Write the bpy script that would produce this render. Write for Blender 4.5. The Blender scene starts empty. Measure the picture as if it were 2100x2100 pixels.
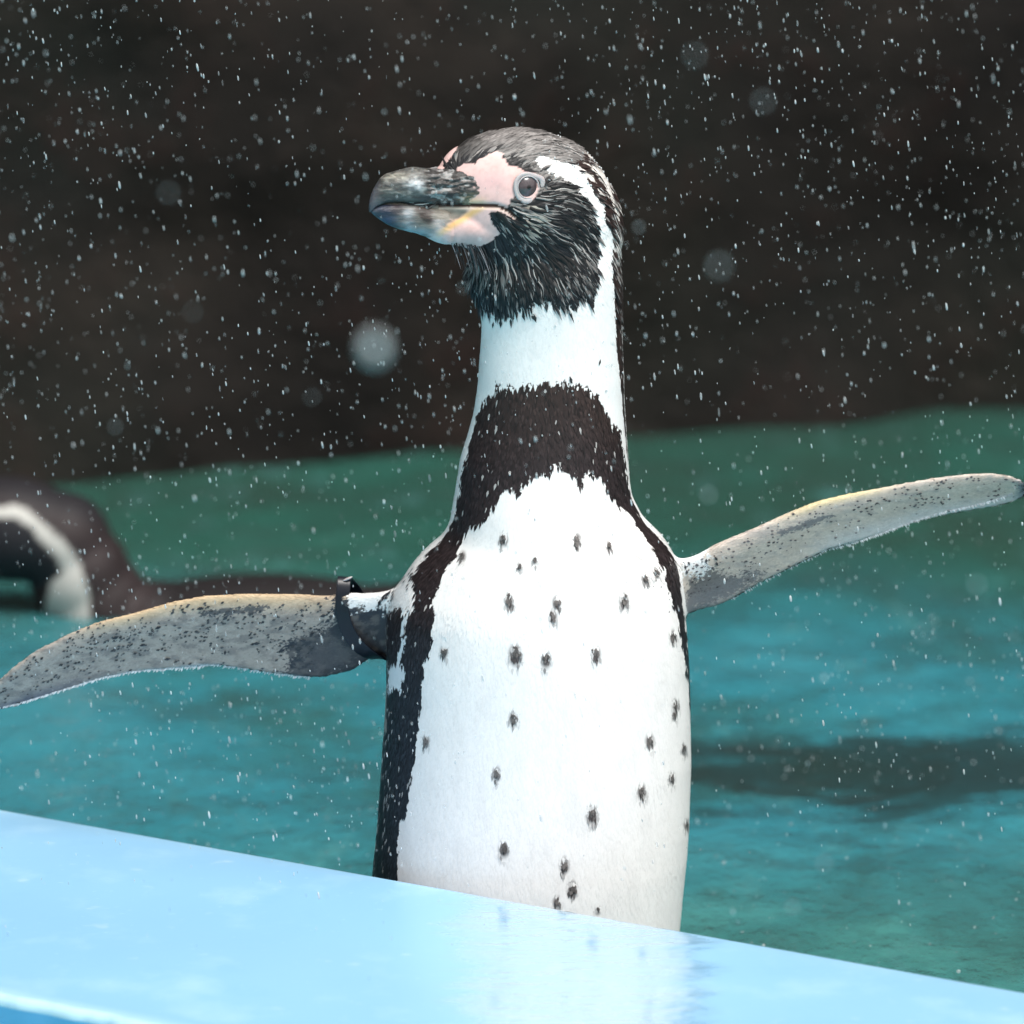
import bpy, math, random
import numpy as np
from mathutils import Vector
from mathutils.bvhtree import BVHTree

random.seed(7)
RNG = np.random.default_rng(11)
sc = bpy.context.scene
COL = sc.collection

# ------------------------------------------------------------------ camera, world, sun, exposure
PITCH = math.radians(12.0)
DIST = 5.0
FPX = 21000.0                      # focal length in photograph pixels (2100 wide)
KPX = DIST / FPX                   # metres per photograph pixel at the focus distance
CAM = np.array([0.0, -DIST * math.cos(PITCH), DIST * math.sin(PITCH)])
FWD = np.array([0.0, math.cos(PITCH), -math.sin(PITCH)])
UPV = np.array([0.0, math.sin(PITCH), math.cos(PITCH)])

cd = bpy.data.cameras.new('camera')
cam = bpy.data.objects.new('camera', cd)
COL.objects.link(cam)
cam.location = CAM
cam.rotation_euler = (math.pi / 2 - PITCH, 0, 0)
cd.sensor_width = 36.0
cd.lens = 36.0 * FPX / 2100.0
cd.clip_start = 0.05
cd.clip_end = 500.0
cd.dof.use_dof = True
cd.dof.focus_distance = DIST - 0.035
cd.dof.aperture_fstop = (cd.lens / 1000.0) / 0.040
sc.camera = cam

SUN_EL, SUN_AZ = math.radians(62.0), math.radians(140.0)   # azimuth from +Y (north) clockwise: front right
world = bpy.data.worlds.new('World')
sc.world = world
world.use_nodes = True
wn, wl = world.node_tree.nodes, world.node_tree.links
wn.clear()
sky = wn.new('ShaderNodeTexSky')
sky.sky_type = 'NISHITA'
sky.sun_disc = False
sky.sun_elevation = SUN_EL
sky.sun_rotation = SUN_AZ
sky.dust_density = 5.0
sky.air_density = 1.2
hs = wn.new('ShaderNodeHueSaturation')
hs.inputs['Saturation'].default_value = 0.0
bg = wn.new('ShaderNodeBackground')
bg.inputs['Strength'].default_value = 0.10
wo = wn.new('ShaderNodeOutputWorld')
wl.new(sky.outputs[0], hs.inputs['Color'])
wl.new(hs.outputs[0], bg.inputs['Color'])
wl.new(bg.outputs[0], wo.inputs['Surface'])

sl = bpy.data.lights.new('sun', 'SUN')
sl.energy = 1.5
sl.angle = math.radians(22.0)
sl.color = (1.0, 0.945, 0.875)
sun = bpy.data.objects.new('sun', sl)
COL.objects.link(sun)
sd = Vector((math.sin(SUN_AZ) * math.cos(SUN_EL), math.cos(SUN_AZ) * math.cos(SUN_EL), math.sin(SUN_EL)))
sun.rotation_euler = sd.to_track_quat('Z', 'Y').to_euler()
sun.location = sd * 20

sc.view_settings.view_transform = 'Standard'
sc.view_settings.look = 'None'
sc.view_settings.gamma = 1.0
sc.view_settings.use_curve_mapping = False
sc.view_settings.exposure = 0.88
sc.render.engine = 'CYCLES'
sc.cycles.use_denoising = True
sc.cycles.max_bounces = 8
sc.cycles.transparent_max_bounces = 12
sc.cycles.caustics_reflective = False
sc.cycles.caustics_refractive = False

# ------------------------------------------------------------------ helpers
def ray(px, py):
    u = (np.asarray(px, float) - 1050.0) / FPX
    v = (np.asarray(py, float) - 1050.0) / FPX
    u, v = np.broadcast_arrays(u, v)
    d = FWD[None, :] - v.reshape(-1, 1) * UPV[None, :]
    d = d + u.reshape(-1, 1) * np.array([[1.0, 0, 0]])
    return d
def onY(px, py, Y=0.0):
    d = ray(px, py)
    t = (np.asarray(Y, float) - CAM[1]) / d[:, 1]
    return CAM[None, :] + d * t.reshape(-1, 1)
def onZ(px, py, Z):
    d = ray(px, py)
    t = (Z - CAM[2]) / d[:, 2]
    return CAM[None, :] + d * t.reshape(-1, 1)
def toPx(P):
    r = P - CAM[None, :]
    w = r @ FWD
    return 1050.0 + r[:, 0] / w * FPX, 1050.0 - (r @ UPV) / w * FPX

def _h(ix, iy, iz, s):
    n = (ix * 374761393 + iy * 668265263 + iz * 2147483647 + s * 974634777) & 0xFFFFFFFF
    n = ((n ^ (n >> 13)) * 1274126177) & 0xFFFFFFFF
    n = n ^ (n >> 16)
    return (n & 0xFFFF) / 65535.0
def vnoise(x, y, z=0.0, s=0):
    x, y, z = np.broadcast_arrays(np.asarray(x, float), np.asarray(y, float), np.asarray(z, float))
    ix, iy, iz = [np.floor(a).astype(np.int64) for a in (x, y, z)]
    fx, fy, fz = x - ix, y - iy, z - iz
    fx, fy, fz = [a * a * (3 - 2 * a) for a in (fx, fy, fz)]
    r = 0
    for dx in (0, 1):
        for dy in (0, 1):
            for dz in (0, 1):
                w = (fx if dx else 1 - fx) * (fy if dy else 1 - fy) * (fz if dz else 1 - fz)
                r = r + w * _h(ix + dx, iy + dy, iz + dz, s)
    return r
def fbm(x, y, z=0.0, s=0, o=3):
    r, a, t = 0, 1.0, 0
    for k in range(o):
        r = r + a * vnoise(x * 2 ** k, y * 2 ** k, z * 2 ** k, s + k)
        t += a
        a *= 0.5
    return r / t
def sstep(a, b, x):
    t = np.clip((x - a) / (b - a), 0, 1)
    return t * t * (3 - 2 * t)
def inside(px, py, poly):
    poly = np.asarray(poly, float)
    r = np.zeros(px.shape, bool)
    x0, y0 = poly[:, 0], poly[:, 1]
    x1, y1 = np.roll(x0, -1), np.roll(y0, -1)
    m = (px > x0.min()) & (px < x0.max()) & (py > y0.min()) & (py < y0.max())
    idx = np.nonzero(m)[0]
    X, Y = px[idx], py[idx]
    rr = np.zeros(X.shape, bool)
    for a, b, c, d in zip(x0, y0, x1, y1):
        if b == d: continue
        k = ((b > Y) != (d > Y)) & (X < (c - a) * (Y - b) / (d - b) + a)
        rr ^= k
    r[idx] = rr
    return r

def tag(o, label=None, cat=None, group=None, kind=None):
    if label: o['label'] = label
    if cat: o['category'] = cat
    if group: o['group'] = group
    if kind: o['kind'] = kind
    return o
def empty(name, loc):
    o = bpy.data.objects.new(name, None)
    o.empty_display_size = 0.05
    COL.objects.link(o)
    o.location = loc
    return o
def mesh_np(name, V, F, mat=None, parent=None, col=None, smooth=True, normals=None):
    """V (n,3); F list of int arrays (m,3) or (m,4), or one array"""
    V = np.asarray(V, float)
    if parent is not None:
        V = V - np.array(parent.location)[None, :]
    Fs = F if isinstance(F, list) else [F]
    me = bpy.data.meshes.new(name)
    me.vertices.add(len(V))
    me.vertices.foreach_set('co', V.astype(np.float32).ravel())
    loops = np.concatenate([f.ravel() for f in Fs]).astype(np.int32)
    tot = np.concatenate([np.full(len(f), f.shape[1], np.int32) for f in Fs])
    st = np.concatenate([[0], np.cumsum(tot)[:-1]]).astype(np.int32)
    me.loops.add(len(loops))
    me.loops.foreach_set('vertex_index', loops)
    me.polygons.add(len(tot))
    me.polygons.foreach_set('loop_start', st)
    me.polygons.foreach_set('loop_total', tot)
    me.polygons.foreach_set('use_smooth', np.full(len(tot), smooth))
    me.update(calc_edges=True)
    me.validate()
    if col is not None:
        a = me.color_attributes.new('Col', 'FLOAT_COLOR', 'POINT')
        c = np.ones((len(V), 4), np.float32)
        c[:, :3] = col
        a.data.foreach_set('color', c.ravel())
    if normals is not None:
        me.normals_split_custom_set_from_vertices(normals.tolist())
    if mat: me.materials.append(mat)
    o = bpy.data.objects.new(name, me)
    COL.objects.link(o)
    if parent is not None: o.parent = parent
    return o
def grid_faces(nu, nv, wrap=False):
    i = np.arange(nu - 1)[:, None]
    j = np.arange(nv if wrap else nv - 1)[None, :]
    a = i * nv + j
    b = i * nv + (j + 1) % nv
    c = (i + 1) * nv + (j + 1) % nv
    d = (i + 1) * nv + j
    return np.stack([a, b, c, d], -1).reshape(-1, 4)
def capped(rings):
    """rings (nu,nv,3) -> closed verts, faces"""
    nu, nv = rings.shape[:2]
    V = np.concatenate([rings.reshape(-1, 3), rings[0].mean(0)[None], rings[-1].mean(0)[None]])
    F = grid_faces(nu, nv, True)
    j = np.arange(nv)
    k = (j + 1) % nv
    c0 = np.stack([np.full(nv, nu * nv), k, j], -1)
    c1 = np.stack([np.full(nv, nu * nv + 1), (nu - 1) * nv + j, (nu - 1) * nv + k], -1)
    return V, [F, c0, c1]
def tab(t, x, c):
    t = np.asarray(t, float)
    return np.interp(x, t[:, 0], t[:, c])
def smooth1(a, n):
    for _ in range(n):
        b = a.copy()
        b[1:-1] = 0.25 * a[:-2] + 0.5 * a[1:-1] + 0.25 * a[2:]
        a = b
    return a

class NT:
    def __init__(s, name):
        s.m = bpy.data.materials.new(name)
        s.m.use_nodes = True
        s.n, s.l = s.m.node_tree.nodes, s.m.node_tree.links
        s.b = s.n['Principled BSDF']
        s.out = s.n['Material Output']
    def new(s, t, **k):
        n = s.n.new('ShaderNode' + t)
        for a, v in k.items():
            if a.startswith('i_'):
                n.inputs[a[2:].replace('_', ' ')].default_value = v
            else:
                setattr(n, a, v)
        return n
    def link(s, a, b): s.l.new(a, b)
    def coord(s, scale=(1, 1, 1)):
        t = s.new('TexCoord')
        mp = s.new('Mapping')
        mp.inputs['Scale'].default_value = scale
        s.link(t.outputs['Object'], mp.inputs['Vector'])
        return mp.outputs[0]
    def noise(s, vec, scale, detail=4, rough=0.55):
        n = s.new('TexNoise', i_Scale=scale, i_Detail=detail, i_Roughness=rough)
        s.link(vec, n.inputs['Vector'])
        return n.outputs['Fac']
    def ramp(s, fac, stops):
        r = s.new('ValToRGB')
        e = r.color_ramp.elements
        while len(e) < len(stops): e.new(0.5)
        for k, (p, c) in enumerate(stops):
            e[k].position = p
            e[k].color = (c[0], c[1], c[2], 1) if hasattr(c, '__len__') else (c, c, c, 1)
        s.link(fac, r.inputs[0])
        return r.outputs[0]
    def mix(s, fac, a, b, blend='MIX'):
        m = s.new('Mix', data_type='RGBA', blend_type=blend)
        for v, k in ((fac, 0), (a, 6), (b, 7)):
            if isinstance(v, (int, float)): m.inputs[k].default_value = v
            elif isinstance(v, tuple): m.inputs[k].default_value = (*v, 1)
            else: s.link(v, m.inputs[k])
        return m.outputs[2]
    def bump(s, h, strength, dist, normal=None):
        b = s.new('Bump', i_Strength=strength, i_Distance=dist)
        s.link(h, b.inputs['Height'])
        if normal: s.link(normal, b.inputs['Normal'])
        return b.outputs[0]
    def set(s, **k):
        for a, v in k.items():
            s.b.inputs[a.replace('_', ' ')].default_value = v

# ------------------------------------------------------------------ levels
EDGE_MID = onY(1085, 1849, -0.10)[0]
Z_LEDGE = EDGE_MID[2]
Z_WATER = Z_LEDGE - 0.070
Z_STEP = Z_LEDGE - 0.118
Z_PATH = Z_LEDGE - 0.55
Z_FLOOR = Z_WATER - 0.42

# ------------------------------------------------------------------ setting: ground, pool, ledge, wall
# far rim of the pool, a gentle arc
rim_px = [(-500, 1020), (0, 985), (350, 948), (700, 914), (1000, 892), (1300, 865), (1600, 833), (2100, 818), (2700, 812)]
rim = onZ([p[0] for p in rim_px], [p[1] for p in rim_px], Z_WATER)
rx = np.linspace(-9, 9, 900)
ry = np.interp(rx, rim[:, 0], rim[:, 1])
lo, hi = rim[0], rim[-1]
ry = np.where(rx < lo[0], lo[1] - (lo[0] - rx) * 0.10 - (lo[0] - rx) ** 2 * 0.06, ry)
ry = np.where(rx > hi[0], hi[1] - (rx - hi[0]) ** 2 * 0.06, ry)
ry = smooth1(ry, 40)

def rock_material():
    t = NT('dark_wet_rock')
    v = t.coord()
    n1 = t.noise(v, 5.0, 6, 0.6)
    n2 = t.noise(v, 2.2, 3, 0.5)
    n3 = t.noise(v, 14.0, 5, 0.65)
    c = t.ramp(n1, [(0.3, (0.0065, 0.0062, 0.006)), (0.52, (0.0135, 0.0118, 0.0105)), (0.72, (0.027, 0.0215, 0.018))])
    g = t.ramp(n2, [(0.48, 0.0), (0.68, 0.6)])
    c = t.mix(g, c, (0.007, 0.015, 0.012))
    r = t.ramp(n3, [(0.55, 0.0), (0.72, 0.45)])
    c = t.mix(r, c, (0.028, 0.014, 0.012))
    t.link(c, t.b.inputs['Base Color'])
    t.set(Roughness=0.85, Specular_IOR_Level=0.12)
    t.link(t.bump(n3, 0.6, 0.02), t.b.inputs['Normal'])
    return t.m
nz = 130
zz = Z_FLOOR + (np.linspace(0, 1, nz) ** 1.15) * 3.4
XX, ZZ = np.meshgrid(rx, zz, indexing='ij')
RY = np.repeat(ry[:, None], nz, 1)
rel = fbm(XX * 1.7, ZZ * 1.9, 0, 3, 5) * 0.16 + np.abs(fbm(XX * 5, ZZ * 3.5, 0, 9, 4) - 0.5) * 0.12
YY = RY + (ZZ - Z_WATER) * 0.10 - rel + 0.06
Vw = np.stack([XX, YY, ZZ], -1).reshape(-1, 3)
# a top sheet running back from the wall crest
back = np.stack([rx, ry + 1.4, np.full_like(rx, zz[-1] + 0.15)], -1)
n0 = len(Vw)
Vw = np.concatenate([Vw, back])
Fw = grid_faces(len(rx), nz)
i = np.arange(len(rx) - 1)
Fb = np.stack([i * nz + nz - 1, n0 + i, n0 + i + 1, (i + 1) * nz + nz - 1], -1)
wall = mesh_np('rock_wall', Vw, [Fw, Fb], rock_material())
tag(wall, 'dark brown rough rock wall rising behind the green pool water', 'wall')

def ground_material():
    t = NT('damp_paving')
    v = t.coord()
    n = t.noise(v, 6.0, 6)
    t.link(t.ramp(n, [(0.3, (0.13, 0.125, 0.115)), (0.7, (0.24, 0.23, 0.21))]), t.b.inputs['Base Color'])
    t.set(Roughness=0.8)
    t.link(t.bump(t.noise(v, 90, 4), 0.4, 0.003), t.b.inputs['Normal'])
    return t.m
# ground sheet with a hole for the pool basin (the basin lies between the ledge and the wall)
U_ = np.array([math.cos(math.atan(0.862)), -math.sin(math.atan(0.862)), 0.0])     # along the ledge
el = onZ([0, 1085, 2100], [1655, 1849, 2030], Z_LEDGE)
U_ = el[2] - el[0]; U_ = U_ / np.linalg.norm(U_)
Nn = np.array([U_[1], -U_[0], 0.0])                     # towards the visitor side
if Nn[1] > 0: Nn = -Nn
E0 = el[0] + U_ * (np.dot(el[1] - el[0], U_))
fe = onZ([0], [2037], Z_LEDGE)[0]
LW = float(np.dot(fe - E0, Nn))                         # width of the ledge top

def pathsheet():
    a = E0 - U_ * 14 + Nn * (LW - 0.03); b = E0 + U_ * 14 + Nn * (LW - 0.03)
    c = b + Nn * 30 + U_ * 30; d = a + Nn * 30 - U_ * 30
    V = np.array([a, b, c, d]); V[:, 2] = Z_PATH
    return mesh_np('path', V, np.array([[0, 3, 2, 1]]), ground_material())
tag(pathsheet(), kind='structure')
g = mesh_np('ground', np.array([[-250, -250, Z_FLOOR - 0.6], [250, -250, Z_FLOOR - 0.6], [250, 250, Z_FLOOR - 0.6], [-250, 250, Z_FLOOR - 0.6]]),
            np.array([[0, 1, 2, 3]]), ground_material())
tag(g, kind='structure')

# pool floor
def floor_material():
    t = NT('turquoise_pool_paint')
    v = t.coord()
    vs = t.coord((0.55, 1.0, 1.0))
    n1 = t.noise(vs, 3.2, 3, 0.5)
    n2 = t.noise(vs, 8.0, 4, 0.55)
    c = t.ramp(n1, [(0.30, (0.02, 0.30, 0.24)), (0.5, (0.04, 0.46, 0.55)), (0.72, (0.06, 0.52, 0.72))])
    c = t.mix(t.ramp(n2, [(0.56, 0.0), (0.74, 0.8)]), c, (0.035, 0.12, 0.08))
    t.link(c, t.b.inputs['Base Color'])
    t.set(Roughness=0.8)
    return t.m
fx = np.linspace(-9, 9, 120); fy = np.linspace(-9, 4, 90)
FX, FY = np.meshgrid(fx, fy, indexing='ij')
FZ = Z_FLOOR + fbm(FX * 1.5, FY * 1.5, 0, 21, 3) * 0.05
fl = mesh_np('pool_floor', np.stack([FX, FY, FZ], -1).reshape(-1, 3), grid_faces(120, 90), floor_material())
tag(fl, kind='structure')

# water: a rippled surface, cut along the ledge
def water_material():
    t = NT('pool_water')
    t.n.remove(t.b)
    vs = t.coord((0.85, 0.55, 1.0))
    pos = t.new('TexCoord')
    sep = t.new('SeparateXYZ')
    t.link(pos.outputs['Object'], sep.inputs[0])
    n1 = t.noise(vs, 7.0, 5, 0.62)
    n2 = t.noise(vs, 2.6, 3, 0.5)
    n4 = t.noise(t.coord((1.0, 0.42, 1.0)), 24.0, 5, 0.7)
    # pool colour zones with wall and sky reflections painted in: green far, bluer mid-basin
    d = t.new('Math', operation='MULTIPLY_ADD'); t.link(n2, d.inputs[0]); d.inputs[1].default_value = 0.45
    t.link(sep.outputs['Y'], d.inputs[2])
    zone = t.ramp(d.outputs[0], [(0.0, 0), (0.02, 0), (0.80, 0.0), (1.0, 1.0)])
    mr = t.new('MapRange', interpolation_type='SMOOTHSTEP'); t.link(d.outputs[0], mr.inputs[0])
    mr.inputs[1].default_value = 0.86; mr.inputs[2].default_value = 1.22
    mr2 = t.new('MapRange', interpolation_type='SMOOTHSTEP'); t.link(d.outputs[0], mr2.inputs[0])
    mr2.inputs[1].default_value = 0.30; mr2.inputs[2].default_value = 0.66
    near = t.ramp(n1, [(0.32, (0.045, 0.11, 0.105)), (0.50, (0.060, 0.235, 0.225)), (0.68, (0.11, 0.38, 0.34))])
    mid = t.ramp(n1, [(0.32, (0.038, 0.17, 0.175)), (0.50, (0.040, 0.25, 0.31)), (0.68, (0.058, 0.31, 0.38))])
    far = t.ramp(n1, [(0.30, (0.034, 0.085, 0.064)), (0.55, (0.028, 0.125, 0.095)), (0.75, (0.050, 0.15, 0.125))])
    c = t.mix(mr2.outputs[0], near, mid)
    c = t.mix(mr.outputs[0], c, far)
    # dark streaks painted in, like the wall reflected in ripples
    c = t.mix(t.ramp(n4, [(0.50, 0.0), (0.72, 0.55)]), c, (0.035, 0.085, 0.07))
    c = t.mix(t.ramp(t.noise(t.coord((1.0, 0.35, 1.0)), 38.0, 4, 0.7), [(0.56, 0.0), (0.74, 0.4)]), c, (0.12, 0.33, 0.33))
    # dark patch to the right: the wall's reflection painted into the water colour
    vd = t.new('VectorMath', operation='SUBTRACT'); t.link(pos.outputs['Object'], vd.inputs[0]); vd.inputs[1].default_value = (0.22, 0.47, Z_WATER)
    vr = t.new('VectorMath', operation='MULTIPLY'); t.link(vd.outputs[0], vr.inputs[0]); vr.inputs[1].default_value = (3.6, 8.5, 0)
    ln = t.new('VectorMath', operation='LENGTH'); t.link(vr.outputs[0], ln.inputs[0])
    ad = t.new('Math', operation='MULTIPLY_ADD'); t.link(t.noise(t.coord((1.0, 1.7, 1.0)), 13.0, 5, 0.68), ad.inputs[0]); ad.inputs[1].default_value = -2.6
    t.link(ln.outputs['Value'], ad.inputs[2])
    wd = t.new('MapRange', interpolation_type='SMOOTHSTEP'); t.link(ad.outputs[0], wd.inputs[0])
    wd.inputs[1].default_value = -0.95; wd.inputs[2].default_value = -0.25; wd.inputs[3].default_value = 0.85; wd.inputs[4].default_value = 0.0
    c = t.mix(wd.outputs[0], c, (0.022, 0.034, 0.030))
    diff = t.new('BsdfDiffuse'); t.link(c, diff.inputs['Color'])
    tr = t.new('BsdfTransparent'); tr.inputs['Color'].default_value = (0.30, 0.72, 0.74, 1)
    m1 = t.new('MixShader'); m1.inputs[0].default_value = 0.28
    t.link(diff.outputs[0], m1.inputs[1]); t.link(tr.outputs[0], m1.inputs[2])
    gl = t.new('BsdfGlossy'); gl.inputs['Roughness'].default_value = 0.22
    vb = t.coord((1.0, 0.7, 1.0))
    bn = t.bump(t.noise(vb, 24.0, 5, 0.65), 0.8, 0.008)
    t.link(bn, gl.inputs['Normal'])
    fr = t.new('Fresnel', i_IOR=1.24); t.link(bn, fr.inputs['Normal'])
    m2 = t.new('MixShader')
    t.link(fr.outputs[0], m2.inputs[0]); t.link(m1.outputs[0], m2.inputs[1]); t.link(gl.outputs[0], m2.inputs[2])
    t.link(m2.outputs[0], t.out.inputs['Surface'])
    return t.m
s_ = np.concatenate([np.linspace(-9, -1.2, 90)[:-1], np.linspace(-1.2, 1.6, 420), np.linspace(1.6, 9, 90)[1:]])
w_ = np.concatenate([np.linspace(0.0, 2.2, 380), np.linspace(2.2, 8, 90)[1:]])
SS, WW = np.meshgrid(s_, w_, indexing='ij')
PX = E0[0] + U_[0] * SS - Nn[0] * (WW + 0.001)
PY = E0[1] + U_[1] * SS - Nn[1] * (WW + 0.001)
amp = 0.012 * (fbm(PX * 5.5, PY * 4.5, 0, 31, 3) - 0.5) + 0.002 * (vnoise(PX * 22, PY * 30, 0, 35) - 0.5)
PZ = Z_WATER + amp
keep = PY < np.interp(PX, rx, ry) + 0.6
Vwat = np.stack([PX, PY, PZ], -1).reshape(-1, 3)
Fg = grid_faces(len(s_), len(w_))
Fg = Fg[keep.ravel()[Fg].any(1)][:, ::-1]
wat = mesh_np('water', Vwat, Fg, water_material())
tag(wat, kind='structure')

# the painted ledge
_w = onZ(1185, 1975, Z_LEDGE)[0] - E0
WET = (float(_w[0]), float(_w[1]), 0.0)      # where the bird has dripped on the coping (local to the ledge)
def ledge_material():
    t = NT('pale_blue_pool_paint')
    vs = t.coord((1, 1, 1))
    vv = t.new('VectorRotate', rotation_type='Z_AXIS'); vv.inputs['Angle'].default_value = 0.0
    t.link(vs, vv.inputs[0])
    n1 = t.noise(vs, 3.0, 4, 0.5)
    vstr = t.coord((0.5, 0.45, 1.0))
    n2 = t.noise(vstr, 34.0, 5, 0.6)
    n3 = t.noise(vs, 160.0, 3, 0.6)
    c = t.ramp(n1, [(0.30, (0.225, 0.455, 0.70)), (0.7, (0.27, 0.515, 0.735))])
    c = t.mix(t.ramp(n2, [(0.54, 0.0), (0.72, 0.5)]), c, (0.42, 0.64, 0.80))
    c = t.mix(t.ramp(n3, [(0.66, 0.0), (0.74, 0.35)]), c, (0.48, 0.68, 0.80))
    c = t.mix(t.ramp(t.noise(t.coord((1.0, 1.0, 1.0)), 19.0, 5, 0.7), [(0.58, 0.0), (0.70, 0.22)]), c, (0.17, 0.40, 0.66))
    c = t.mix(t.ramp(t.noise(t.coord((0.8, 0.8, 1.0)), 70.0, 2, 0.5), [(0.68, 0.0), (0.80, 0.4)]), c, (0.62, 0.74, 0.80))
    # worn arris with its edge highlight painted in: attribute on the nosing
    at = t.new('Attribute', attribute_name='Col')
    wear_highlight = t.new('Math', operation='MULTIPLY')
    t.link(at.outputs['Fac'], wear_highlight.inputs[0])
    t.link(t.ramp(t.noise(vs, 60.0, 5, 0.65), [(0.25, 0.35), (0.5, 1.0)]), wear_highlight.inputs[1])
    c = t.mix(wear_highlight.outputs[0], c, (0.44, 0.66, 0.78))
    t.link(c, t.b.inputs['Base Color'])
    vd = t.new('VectorMath', operation='SUBTRACT'); t.link(vs, vd.inputs[0]); vd.inputs[1].default_value = WET
    vr = t.new('VectorMath', operation='MULTIPLY'); t.link(vd.outputs[0], vr.inputs[0]); vr.inputs[1].default_value = (19.0, 3.6, 0)
    ln = t.new('VectorMath', operation='LENGTH'); t.link(vr.outputs[0], ln.inputs[0])
    ad = t.new('Math', operation='MULTIPLY_ADD'); t.link(t.noise(t.coord((0.5, 1.6, 1.0)), 30.0, 4, 0.6), ad.inputs[0]); ad.inputs[1].default_value = 1.3
    t.link(ln.outputs['Value'], ad.inputs[2])
    wet = t.new('MapRange', interpolation_type='SMOOTHSTEP'); t.link(ad.outputs[0], wet.inputs[0])
    wet.inputs[1].default_value = 1.35; wet.inputs[2].default_value = 1.95; wet.inputs[3].default_value = 1.0; wet.inputs[4].default_value = 0.0
    rg = t.new('MapRange'); t.link(wet.outputs[0], rg.inputs[0]); rg.inputs[3].default_value = 0.38; rg.inputs[4].default_value = 0.05
    t.link(rg.outputs[0], t.b.inputs['Roughness'])
    t.link(wet.outputs[0], t.b.inputs['Coat Weight'])
    t.set(IOR=1.45, Specular_IOR_Level=0.5, Coat_Roughness=0.03, Coat_IOR=1.75)
    vb = t.coord((0.7, 2.0, 1.0))
    b1 = t.bump(t.noise(vb, 48.0, 3, 0.5), 1.0, 0.0019)
    t.link(b1, t.b.inputs['Coat Normal'])
    t.link(t.bump(t.noise(vs, 120.0, 4, 0.6), 0.12, 0.0006), t.b.inputs['Normal'])
    return t.m
def ledge_front_material():
    t = NT('blue_pool_paint')
    vs = t.coord((1, 1, 1))
    n1 = t.noise(vs, 8.0, 5, 0.55)
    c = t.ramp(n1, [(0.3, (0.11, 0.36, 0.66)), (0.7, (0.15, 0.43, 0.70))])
    t.link(c, t.b.inputs['Base Color'])
    t.set(Roughness=0.45)
    t.link(t.bump(t.noise(vs, 140.0, 4), 0.3, 0.001), t.b.inputs['Normal'])
    return t.m
prof = []   # (across towards the visitor, z, wear and edge highlight)
rb = 0.006
for k in range(7):
    a = math.pi / 2 * k / 6
    prof.append((rb - rb * math.cos(a), -rb + rb * math.sin(a), 0.15))
prof = [(0, -0.8, 0)] + prof
for q in np.linspace(0.02, LW - 0.012, 24): prof.append((q, 0.0004 * math.sin(q * 40), 0.0))
rf_ = 0.005
for k in range(9):
    a = math.pi / 2 * k / 8
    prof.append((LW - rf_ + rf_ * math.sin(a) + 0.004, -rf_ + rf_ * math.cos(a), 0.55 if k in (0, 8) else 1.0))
nt_ = len(prof)
prof.append((LW + 0.0041, -0.016, 0))
prof.append((LW + 0.0041, Z_PATH - Z_LEDGE - 0.1, 0))
ss = np.concatenate([np.linspace(-9, -1, 60)[:-1], np.linspace(-1, 1, 500), np.linspace(1, 9, 60)[1:]])
P = np.array(prof)
L3 = (E0[None, None, :] + ss[:, None, None] * U_[None, None, :] + P[None, :, 0, None] * Nn[None, None, :])
L3 = L3.copy()
L3[:, :, 2] = Z_LEDGE + P[None, :, 1]
wob = (vnoise(ss * 60, 0, 0, 5) - 0.5) * 0.004 + (vnoise(ss * 160, 0, 0, 6) - 0.5) * 0.002
L3[:, nt_ - 9:nt_, :] += (wob[:, None, None] * Nn[None, None, :]) * 0.6
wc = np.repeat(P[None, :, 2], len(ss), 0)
Ftop = grid_faces(len(ss), len(prof))
jj = np.tile(np.arange(len(prof) - 1), len(ss) - 1)
led = empty('pool_ledge', (E0[0], E0[1], Z_LEDGE))
tag(led, 'pale blue painted pool ledge with a wet glossy top in front of the penguin', 'ledge')
V = L3.reshape(-1, 3)
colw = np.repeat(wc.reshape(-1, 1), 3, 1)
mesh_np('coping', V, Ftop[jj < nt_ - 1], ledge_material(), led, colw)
mesh_np('front_face', V, Ftop[jj >= nt_ - 1], ledge_front_material(), led)

# the submerged step on which the penguin stands
stp = []
for (w, z) in ((0.0, Z_STEP), (0.34, Z_STEP), (0.35, Z_STEP - 0.01), (0.35, Z_FLOOR - 0.1)):
    for s in (-9, 9):
        p = E0 + U_ * s - Nn * (w + 0.0005); stp.append((p[0], p[1], z))
st = mesh_np('pool_step', np.array(stp), np.array([[0, 1, 3, 2], [2, 3, 5, 4], [4, 5, 7, 6]]), ledge_front_material(), smooth=False)
tag(st, kind='structure')

# ------------------------------------------------------------------ THE PENGUIN : pattern
def R1(*p): return [(700 + .3623 * x, 230 + .3623 * y) for x, y in p]
def R3(*p): return [(800 + .3623 * x, 750 + .3623 * y) for x, y in p]
def R6(*p): return [(700 + .4141 * x, 1400 + .4141 * y) for x, y in p]
def ZR(*p): return [(600 + .207 * x, 1120 + .207 * y) for x, y in p]
def R4(*p): return [(.4658 * x, 900 + .4658 * y) for x, y in p]
def R5(*p): return [(1300 + .4141 * x, 900 + .4141 * y) for x, y in p]

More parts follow.
